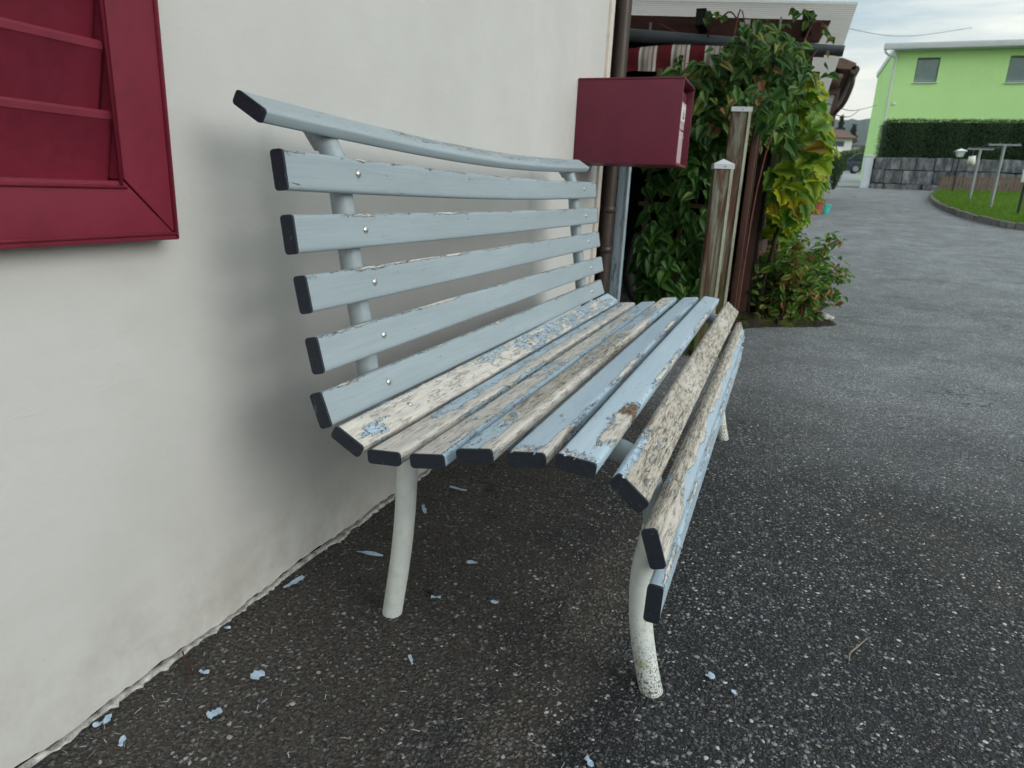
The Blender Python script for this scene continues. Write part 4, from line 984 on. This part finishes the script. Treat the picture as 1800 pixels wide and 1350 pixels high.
# ================================================================== LAWN, KERB, FENCE, LAMPS
edge = [(9.5, 13.2), (7.0, 13.7), (5.7, 14.2), (4.95, 14.75), (4.60, 15.5), (4.40, 16.7), (4.34, 18.2), (4.36, 19.7), (4.50, 21.5), (4.72, 23.2), (5.00, 24.5), (5.25, 25.6), (5.5, 26.6)]
E_ = smooth_path([(x, y, 0) for x, y in edge], 4)
V = []; F = []; nn_ = len(E_); KX = 9
for i, p in enumerate(E_):
    for j in range(KX):
        t = j/(KX-1); x = p.x+.03+(13.5-p.x)*t; y = p.y+(.05 if i < 8 else 0)
        V.append((x, y, gzf(y)+.085+.05*t*(1-t)))
F = [(i*KX+j, i*KX+j+1, (i+1)*KX+j+1, (i+1)*KX+j) for i in range(nn_-1) for j in range(KX-1)]
tag(link('lawn', arrays_mesh('lawn', np.array(V), np.array(F)), 'lawn', None, True), kind='structure')
kb = thing('kerb', (4.4, 18, gzf(18)), 'low dark stone kerb curving round the lawn', 'kerb')
i = 0
for a, c in zip(E_[:-1], E_[1:]):
    d = (c-a); L_ = d.length; d.normalize(); s_ = Vector((d.y, -d.x, 0))
    q = [a+d*.006-s_*.05, c-d*.006-s_*.05, c-d*.006+s_*.05, a+d*.006+s_*.05]
    hh = .115+random.uniform(-.012, .012); b = MB()
    vs = [Vector((p.x, p.y, gzf(p.y)-.08)) for p in q]+[Vector((p.x+(a.x+c.x-2*p.x)*.03, p.y+(a.y+c.y-2*p.y)*.03, gzf(p.y)+hh)) for p in q]
    b.add(vs, [(3, 2, 1, 0), (4, 5, 6, 7), (0, 1, 5, 4), (1, 2, 6, 5), (2, 3, 7, 6), (3, 0, 4, 7)]); b.build('kerb_block', 'kerb_stone', kb)
# grass blades
n = 60000; t = rng.random(n); pts = []
ei = rng.integers(0, nn_-1, n); tt = rng.random(n); EA = np.array([[p.x, p.y] for p in E_])
ex = EA[ei]*(1-tt)[:, None]+EA[ei+1]*tt[:, None]
px = ex[:, 0]+.05+(rng.random(n)**1.4)*np.minimum(6.5, 13.3-ex[:, 0]); py = ex[:, 1]+.02
px += rng.normal(size=n)*.05
hgt = .035+.05*rng.random(n); a = rng.random(n)*6.283; wv = .006
z = gz(py)+.085
V = np.stack([np.stack([px+np.cos(a)*wv, py+np.sin(a)*wv, z], -1), np.stack([px-np.cos(a)*wv, py-np.sin(a)*wv, z], -1),
              np.stack([px+rng.normal(size=n)*.02, py+rng.normal(size=n)*.02, z+hgt], -1)], 1).reshape(-1, 3)
F = np.arange(3*n).reshape(-1, 3)
tag(link('grass', arrays_mesh('grass', V, F, np.repeat(rng.random(n), 3)), 'grass_blade'), 'short bright green grass on the kerbed lawn', 'grass', kind='stuff')

def lamp_post(x, y, top, label, brace=False, box=False, head=.0):
    t = thing('garden_lamp', (x, y, gzf(y)), label, 'lamp'); z = gzf(y)
    MB().tube([(x, y, z), (x, y, top-.24)], .028, 10).build('pole', 'lamp_black', t, True, 50)
    MB().tube([(x, y, top-.25), (x, y, top-.24), (x, y, top-.22)], [.03, .07, .08], 10).build('collar', 'lamp_black', t, True, 40)
    hd = MB().add([(x+sx*r, y+sy*r, zz) for zz, r in ((top-.219, .075), (top-.06, .115)) for sx, sy in ((-1, -1), (1, -1), (1, 1), (-1, 1))],
                  [(0, 1, 5, 4), (1, 2, 6, 5), (2, 3, 7, 6), (3, 0, 4, 7), (3, 2, 1, 0), (4, 5, 6, 7)]).build('glass', 'lamp_glass', t)
    for sx, sy in ((-1, -1), (1, -1), (1, 1), (-1, 1)):
        MB().tube([(x+sx*.078, y+sy*.078, top-.219), (x+sx*.119, y+sy*.119, top-.06)], .007, 5).build('glazing_bar', 'lamp_black', hd)
    MB().add([(x+sx*.155, y+sy*.155, top-.058) for sx, sy in ((-1, -1), (1, -1), (1, 1), (-1, 1))]+[(x+sx*.145, y+sy*.145, top-.035) for sx, sy in ((-1, -1), (1, -1), (1, 1), (-1, 1))]+[(x, y, top+.03)],
             [(3, 2, 1, 0), (0, 1, 5, 4), (1, 2, 6, 5), (2, 3, 7, 6), (3, 0, 4, 7), (4, 5, 8), (5, 6, 8), (6, 7, 8), (7, 4, 8)]).build('roof', 'lamp_glass', t)
    if brace: MB().tube([(x+.02, y-.6, gzf(y-.6)), (x+.015, y-.03, z+.75)], .02, 8).build('brace', 'lamp_black', t, True)
    if box:
        b_ = MB().box(x-.10, x+.05, y-.13, y-.035, 1.52, 1.76, .015).build('socket_box', 'plate_white', t, True, 40)
        MB().tube([(x-.03, y-.131, 1.69), (x-.03, y-.137, 1.69)], .022, 10).build('socket', 'black', b_)
    return t
lamp_post(5.64, 25.5, 2.72, 'black garden lamp post with white lantern head, farther one by the fence')
lamp_post(5.40, 17.3, 2.46, 'dark lamp post with white socket box at the right edge of the lawn', True, True)
def line_pole(x, y, top, half, label):
    t = thing('clothes_pole', (x, y, gzf(y)), label, 'clothes pole', 'clothes poles on the lawn')
    MB().tube([(x, y, gzf(y)), (x, y, top)], .032, 10).build('pole', 'pole_grey', t, True, 50)
    MB().box(x-half, x+half, y-.02, y+.02, top-.005, top+.03, .004).build('cross_arm', 'pole_grey', t)
    for q in (-.9, -.3, .3, .9): MB().tube([(x+q*half, y, top+.03), (x+q*half, y, top+.06)], .006, 5).build('hook', 'zinc', t)
    return t
line_pole(5.46, 22.1, 2.48, .30, 'grey T-shaped clothes pole nearer the fence')
line_pole(5.285, 19.04, 2.36, .31, 'grey T-shaped clothes pole nearer the kerb, taller looking')
for i, q in enumerate((-.9, -.3, .3, .9)):
    o = MB().tube([(5.46+q*.3, 22.1, 2.53), (5.37+q*.305, 20.6, 2.42), (5.285+q*.31, 19.04, 2.41)], .003, 5).build('clothes_line', 'zinc', None)
    tag(o, ('leftmost', 'second', 'third', 'rightmost')[i]+' of the four thin clothes lines between the two grey poles', 'clothes line', 'clothes lines')
bg_ = thing('laundry_bag', (5.42, 21.9, 2.0), 'small pale green peg bag hanging beside the clothes pole', 'bag')
MB().add([(5.20, 21.95, 2.30), (5.36, 21.95, 2.32), (5.38, 21.95, 2.12), (5.28, 21.95, 2.04), (5.18, 21.95, 2.12), (5.28, 21.87, 2.18), (5.28, 22.03, 2.18)],
         [(0, 1, 5), (1, 2, 5), (2, 3, 5), (3, 4, 5), (4, 0, 5), (1, 0, 6), (2, 1, 6), (3, 2, 6), (4, 3, 6), (0, 4, 6)]).build('bag', 'house_cream', bg_, True)
MB().tube([(5.28, 21.95, 2.31), (5.28, 21.95, 2.51)], .005, 5).build('strap', 'zinc', bg_)

fc = thing('picket_fence', (7.5, 27, gzf(27)), 'low brown picket fence at the back of the lawn', 'fence')
fz = gzf(27)
me_p = None; x = 5.58; k = 0
def fy(x): return 27.0+(x-5.58)*.10
while x < 10.4:
    z = fz+(x-5.58)*.03
    if me_p is None:
        b = MB(); b.add([(-.035, -.009, 0), (.035, -.009, 0), (.035, -.009, .50), (0, -.009, .56), (-.035, -.009, .50), (-.035, .009, 0), (.035, .009, 0), (.035, .009, .50), (0, .009, .56), (-.035, .009, .50)],
                        [(0, 1, 2, 3, 4), (9, 8, 7, 6, 5), (0, 5, 6, 1), (1, 6, 7, 2), (2, 7, 8, 3), (3, 8, 9, 4), (4, 9, 5, 0)])
        tmp = b.build('picket', 'fence_wood', None); me_p = tmp.data; bpy.data.objects.remove(tmp)
    o = bpy.data.objects.new('picket', me_p); col.objects.link(o); o.parent = fc
    o.location = (x-7.5, fy(x)-.03-27, z-fz-.02+random.uniform(-.01, .01)); o.rotation_euler = (0, random.uniform(-.02, .02), 0)
    x += .105; k += 1
for dz in (.14, .40):
    MB().add([(5.52, fy(5.52)-.015, fz+dz), (10.45, fy(10.45)-.015, fz+.146+dz), (10.45, fy(10.45)+.02, fz+.146+dz), (5.52, fy(5.52)+.02, fz+dz), (5.52, fy(5.52)-.015, fz+dz+.06), (10.45, fy(10.45)-.015, fz+.146+dz+.06), (10.45, fy(10.45)+.02, fz+.146+dz+.06), (5.52, fy(5.52)+.02, fz+dz+.06)],
             [(0, 3, 2, 1), (4, 5, 6, 7), (0, 1, 5, 4), (1, 2, 6, 5), (2, 3, 7, 6), (3, 0, 4, 7)]).build('rail', 'fence_wood', fc)
MB().box(5.50, 5.565, 26.97, 27.03, fz-.1, fz+.60, .005).build('end_post', 'fence_wood', fc)

# stone wall and hedge
sw = thing('stone_wall', (6.5, 28, gzf(28)), 'grey retaining wall of large rough stone blocks under the hedge', 'stone wall')
z0 = gzf(28)-.12; rows = [.30, .46, .42]; zc = z0
for r_, hgt_ in enumerate(rows):
    x = 3.51+.015*r_
    while x < 12:
        L_ = random.uniform(.35, 1.0); g_ = .008
        b = MB().box(x+g_, x+L_-g_, 27.90+random.uniform(-.03, .025), 28.3, zc+g_*.7, zc+hgt_-g_*.7+random.uniform(-.012, .012), .028)
        vv_ = b.v; ph = random.random()*9
        b.v = [(a_[0]+.010*math.sin(a_[2]*9+ph), a_[1]+.012*math.sin(a_[0]*8+ph), a_[2]+.010*math.sin(a_[0]*6+ph)) for a_ in vv_]
        b.build('stone', 'wall_stone', sw)
        x += L_
    zc += hgt_
MB().box(3.38, 12, 28.06, 28.4, z0-.3, zc-.05).build('core', 'gap_dark', sw)
hd = thing('hedge', (6.5, 30, gzf(28)+1), 'dense dark green clipped hedge above the stone wall', 'hedge')
HX0, HX1, HYa, HYb, HZ0, HZ1 = 3.72, 12.2, 28.9, 30.4, 2.45, 3.93
MB().box(HX0+.12, HX1, HYa+.10, HYb, HZ0-.9, HZ1-.08).build('core', 'hedge_core', hd)
MB().box(3.50, 12.2, 28.35, 31.0, 1.4, 2.46).build('earth', 'soil', hd)
lv = []
for i in range(26000):
    s_ = rng.random(); x = rng.uniform(HX0, 9.6) if rng.random() < .9 else rng.uniform(9.6, HX1)
    if s_ < .74: p = (x, HYa+rng.normal(0, .05)+.06*math.sin(x*5), rng.uniform(HZ0, HZ1)); no = (0, -1, .3)
    elif s_ < .90: p = (x, rng.uniform(HYa, HYa+.9), HZ1-.04+abs(rng.normal(0, .035))+.03*math.sin(x*3.1)+.02*math.sin(x*11)); no = (0, -.3, 1)
    else: p = (HX0+rng.normal(0, .06), rng.uniform(HYa, HYb), rng.uniform(HZ0, HZ1)); no = (-1, -.2, .3)
    # rounded shoulder
    cx_ = max(0, .25-(p[0]-HX0)); cz_ = max(0, p[2]-(HZ1-.22)); 
    if cx_*cx_+cz_*cz_ > .075 and rng.random() < .9: continue
    r_ = rand_rot(no, -.9, .8); lv.append((p, r_, rng.uniform(.04, .09)))
plant_leaves(hd, 'blade', 'leaf_hedge', lv, 0)

# ================================================================== GREEN HOUSE
gh = thing('green_house', (8, 33, 2), 'lime green rendered house with flat white eave behind the hedge', 'house')
gx0 = 4.02
def wallbox(openings, x0, x1, z0, z1, y, name, mat, par, depth=.16, dp=9.):
    """front wall with real openings"""
    b = MB(); xs = sorted({x0, x1, *[o_[0] for o_ in openings], *[o_[1] for o_ in openings]}); zs = sorted({z0, z1, *[o_[2] for o_ in openings], *[o_[3] for o_ in openings]})
    for i in range(len(xs)-1):
        for j in range(len(zs)-1):
            cx_, cz_ = (xs[i]+xs[i+1])/2, (zs[j]+zs[j+1])/2
            if any(o_[0] < cx_ < o_[1] and o_[2] < cz_ < o_[3] for o_ in openings): continue
            b.quad((xs[i], y, zs[j]), (xs[i+1], y, zs[j]), (xs[i+1], y, zs[j+1]), (xs[i], y, zs[j+1]))
    for (a_, c_, d_, e_) in openings:
        b.quad((a_, y, d_), (a_, y+depth, d_), (a_, y+depth, e_), (a_, y, e_)); b.quad((c_, y, d_), (c_, y, e_), (c_, y+depth, e_), (c_, y+depth, d_))
        b.quad((a_, y, e_), (a_, y+depth, e_), (c_, y+depth, e_), (c_, y, e_)); b.quad((a_, y, d_), (c_, y, d_), (c_, y+depth, d_), (a_, y+depth, d_))
    b.quad((x0, y, z0), (x0, y, z1), (x0, y+dp, z1), (x0, y+dp, z0)); b.quad((x1, y, z0), (x1, y+dp, z0), (x1, y+dp, z1), (x1, y, z1))
    b.quad((x0, y+dp, z0), (x0, y+dp, z1), (x1, y+dp, z1), (x1, y+dp, z0))
    return b.build(name, mat, par, fix=False)
wins = [(4.86, 5.66, 5.76, 6.66), (7.98, 8.80, 5.72, 6.66), (11.0, 11.9, 5.72, 6.66), (13.4, 14.2, 5.72, 6.66)]
wallbox(wins, gx0, 16, 1.2, 6.90, 33, 'wall', 'green_render', gh, dp=6.)
for (a_, c_, d_, e_) in wins:
    wi = MB()
    for q in ((a_, a_+.05, d_, e_), (c_-.05, c_, d_, e_), (a_+.0505, c_-.0505, d_, d_+.05), (a_+.0505, c_-.0505, e_-.05, e_)): wi.box(q[0]+.001, q[1]-.001, 33.085, 33.13, q[2]+.001, q[3]-.001)
    fr = wi.build('window', 'window_frame', gh)
    MB().quad((a_+.04, 33.12, d_+.04), (c_-.04, 33.12, d_+.04), (c_-.04, 33.12, e_-.04), (a_+.04, 33.12, e_-.04)).build('pane', 'glass_dark', fr, fix=False)
    bl = MB(); nb_ = 17
    for s_ in range(nb_):
        zz = d_+.05+(e_-d_-.12)*s_/nb_; bl.quad((a_+.045, 33.075, zz), (c_-.045, 33.075, zz), (c_-.045, 33.045, zz+.040), (a_+.045, 33.045, zz+.040))
    o = bl.build('blind', 'blind', fr, fix=False); o['kind'] = 'stuff'
    MB().box(a_-.03, c_+.03, 32.94, 33.10, d_-.045, d_-.002, .005).build('sill', 'metal_white', fr)
MB().box(gx0-.06, 16.4, 32.75, 39.2, 6.905, 7.13, .01).build('eave', 'metal_white', gh)
MB().box(gx0-.46, 16.4, 32.55, 32.745, 6.92, 7.14, .02).build('gutter', 'metal_white', gh, True, 40)
MB().tube(smooth_path([(3.62, 32.62, 7.0), (3.64, 32.64, 6.84), (3.80, 32.8, 6.74), (4.02, 32.92, 6.68), (4.08, 32.93, 6.45), (4.08, 32.93, 2.0)]), .04, 10).build('downpipe', 'metal_white', gh, True, 50)
gpl = thing('gate_pillar', (3.36, 28.2, gzf(28)), 'white rendered pillar at the left end of the stone wall', 'pillar')
MB().box(3.235, 3.50, 27.95, 28.45, 1.3, 2.60, .01).build('shaft', 'white_plinth', gpl)
MB().box(3.215, 3.52, 27.93, 28.47, 2.601, 2.66, .01).build('coping', 'white_plinth', gpl)
MB().tube([(4.32, 32.999, 4.95), (4.32, 32.96, 4.95)], .05, 10).build('wall_light', 'plate_white', gh, True)

# ================================================================== FAR THINGS
def foliage_blob(root, c, rad, n, mat, size, kind='oval', squash=1.):
    lv = []
    for i in range(n):
        d = rng.normal(size=3); d /= np.linalg.norm(d); rr = .55+.5*rng.random()+.12*math.sin(d[0]*7+c[0])*math.cos(d[2]*6)
        p = (c[0]+d[0]*rad*rr, c[1]+d[1]*rad*rr, c[2]+d[2]*rad*rr*squash); lv.append((p, rand_rot(tuple(d), .2), size*rng.uniform(.6, 1.3)))
    plant_leaves(root, kind, mat, lv, 0)
for (x, y, r_, h_, lab, mt) in ((2.26, 26.2, .22, 1.0, 'dark green shrub standing at the corner beyond the outbuilding', 'leaf_hedge'),
                                (3.25, 46, .6, 1.1, 'light green bush between the dark shrub and the parked car', 'leaf_far'),
                                (5.4, 70, 1.4, 1.8, 'green bush below the white house behind the parked car', 'leaf_far'),
                                (8.0, 84, 1.6, 2.4, 'rounded green tree beside the cream house', 'leaf_far'),
                                (2.6, 58, .9, 1.9, 'tall light green bush left of the parked car', 'leaf_far')):
    z = gzf(y); t = thing('shrub', (x, y, z), lab, 'shrub')
    MB().tube([(x, y, z-.1), (x, y, z+h_*.5)], .05, 7).build('trunk', 'bark', t)
    foliage_blob(t, (x, y, z+h_*.55), r_, 1500, mt, r_*.13+.02, 'oval', h_/(2*r_)*1.0)
def conifer(x, y, zb_, h_, r_, lab):
    t = thing('conifer', (x, y, zb_), lab, 'tree'); MB().tube([(x, y, zb_), (x, y, zb_+h_)], [.18, .03], 7).build('trunk', 'bark', t)
    lv = []
    for i in range(1500):
        f = rng.random()**.7; rr = r_*(1-f)*(.75+.35*math.sin(f*38))*(.4+.6*rng.random()); an = rng.random()*6.283
        p = (x+rr*math.cos(an), y+rr*math.sin(an), zb_+h_*(.12+.88*f)); lv.append((p, rand_rot((math.cos(an), math.sin(an), .5), .6), .35*rng.uniform(.6, 1.4)))
    plant_leaves(t, 'blade', 'leaf_conifer', lv, 0)
conifer(6.1, 112, 6.6, 6.6, 2.0, 'tall dark conifer rising behind the white house roof')
conifer(8.1, 116, 6.6, 5.8, 2.2, 'shorter dark tree between the white and cream houses')

def far_house(x0, x1, y, z0, z1, ridge, wall, roof, label, wins_):
    t = thing('far_house', ((x0+x1)/2, y, z0), label, 'house')
    wallbox(wins_, x0, x1, z0-1, z1, y, 'wall', wall, t)
    xm = (x0+x1)/2; b = MB()
    for sgn in (0, 1):
        pass
    e = .5; ym = y+4.5
    b.add([(x0-e, y-e, z1), (x1+e, y-e, z1), (x1+e, y+9+e, z1), (x0-e, y+9+e, z1), (x0+1.2, ym, ridge), (x1-1.2, ym, ridge),
           (x0-e, y-e, z1-.15), (x1+e, y-e, z1-.15), (x1+e, y+9+e, z1-.15), (x0-e, y+9+e, z1-.15)],
          [(0, 1, 5, 4), (1, 2, 5), (2, 3, 4, 5), (3, 0, 4), (6, 7, 1, 0), (7, 8, 2, 1), (8, 9, 3, 2), (9, 6, 0, 3), (9, 8, 7, 6)])
    b.build('roof', roof, t)
    for (a_, c_, d_, e_) in wins_:
        f = MB().box(a_+.02, c_-.02, y+.06, y+.10, d_+.02, e_-.02).build('window', 'window_frame', t)
        MB().box(a_+.12, c_-.12, y+.05, y+.058, d_+.12, e_-.12).build('pane', 'glass_dark', f)
    return t
wh = far_house(-4.5, 7.2, 100, 5.6, 9.2, 10.6, 'house_white', 'roof_brown', 'white house with brown hipped roof in the distance', [(5.0, 6.3, 8.1, 8.8), (1.5, 3.0, 8.1, 8.8), (5.0, 6.3, 6.2, 7.0)])
MB().box(3.5, 6.4, 99.0, 99.98, 7.35, 7.5).build('balcony', 'house_white', wh)
far_house(7.9, 16, 108, 6.0, 8.9, 9.9, 'house_cream', 'roof_grey', 'pale cream house with grey roof right of the white house', [(9.2, 9.9, 8.1, 8.7), (11, 12, 8, 8.7)])

# parked car, nose hidden behind the white plinth
def car(cx, cy, zb_, label):
    t = thing('parked_car', (cx, cy, zb_), label, 'car')
    Lh, Wd = 2.15, .86
    low = [(-2.12, .30), (-2.16, .62), (-2.05, .86), (-1.75, .93), (1.15, .93), (2.02, .80), (2.14, .55), (2.08, .28), (1.75, .22), (-1.75, .22)]
    def shell(prof, y0, y1, ins):
        n = len(prof); cxm = sum(p[0] for p in prof)/n; czm = sum(p[1] for p in prof)/n; rings = []
        for (yy_, s_) in ((y0, .93), (y0+.08, 1), (y1-.08, 1), (y1, .93)):
            rings.append([(cx+cxm+(p[0]-cxm)*s_, cy+yy_, zb_+czm+(p[1]-czm)*s_) for p in prof])
        V = [v for r__ in rings for v in r__]
        return MB().add(V, [(i*n+k, i*n+(k+1) % n, (i+1)*n+(k+1) % n, (i+1)*n+k) for i in range(3) for k in range(n)]+[tuple(range(n))[::-1], tuple(3*n+k for k in range(n))])
    shell(low, -Wd, Wd, 0).build('body', 'car_paint', t, True, 40)
    cab = [(-2.0, .93), (-1.55, 1.36), (-1.1, 1.46), (.1, 1.46), (.55, 1.36), (1.15, .93)]
    shell(cab, -Wd+.08, Wd-.08, 0).build('cabin', 'car_paint', t, True, 40)
    for (poly) in ([(-1.72, .98), (-1.42, 1.33), (-1.0, 1.39), (-.62, 1.39), (-.62, .98)], [(-.54, .98), (-.54, 1.39), (.05, 1.39), (.48, 1.30), (.92, .98)]):
        MB().prism([(cx+p, zb_+q) for p, q in poly], 'y', cy-Wd+.066, cy-Wd+.076).build('side_window', 'glass_dark', t)
    MB().add([(cx-1.99, cy-.66, zb_+.97), (cx-1.99, cy+.66, zb_+.97), (cx-1.60, cy+.58, zb_+1.34), (cx-1.60, cy-.58, zb_+1.34)], [(0, 1, 2, 3)]).build('rear_window', 'glass_dark', t)
    for sx in (-1.35, 1.35):
        for sy in (-1, 1):
            wy = cy+sy*(Wd-.10); wh_ = MB().tube([(cx+sx, wy-.11, zb_+.31), (cx+sx, wy+.11, zb_+.31)], .31, 20).build('wheel', 'rubber', t, True, 40)
            MB().tube([(cx+sx, wy+sy*.09, zb_+.31), (cx+sx, wy+sy*.118, zb_+.31)], .2, 14).build('rim', 'pole_grey', wh_, True, 40)
    for sy in (-.62, .62): MB().box(cx-2.165, cx-2.09, cy+sy-.12, cy+sy+.12, zb_+.66, zb_+.82, .02).build('tail_light', 'tail_red', t)
    MB().box(cx-2.172, cx-2.15, cy-.26, cy+.26, zb_+.46, zb_+.57).build('number_plate', 'plate_white', t)
car(6.55, 60, gzf(60)+.005, 'dark blue car parked on the far road, partly hidden by the white pillar')
# sagging wire in the sky
o = MB().tube(smooth_path([(-3.0, 30, 8.6), (1.8, 33, 7.9), (4.5, 36, 8.05), (7.5, 39, 8.9)]), .010, 5).build('overhead_wire', 'lamp_black', None)
tag(o, 'thin overhead wire crossing the pale sky above the road', 'wire')
# the damp evening air
g = G('haze_air'); v = g.n('ShaderNodeVolumePrincipled', None, Color=(.80, .88, .95, 1), Density=.0003)
v.inputs['Anisotropy'].default_value = .3
g.nt.links.new(v.outputs[0], g.out.inputs['Volume']); M['haze_air'] = g.mat
hz_ = MB().box(-4100, 4100, -3100, 5100, -1.2, 190).build('haze', 'haze_air', None); hz_['kind'] = 'stuff'
scene.cycles.volume_bounces = 0
for o in bpy.data.objects:
    if 'origin' in o: del o['origin']
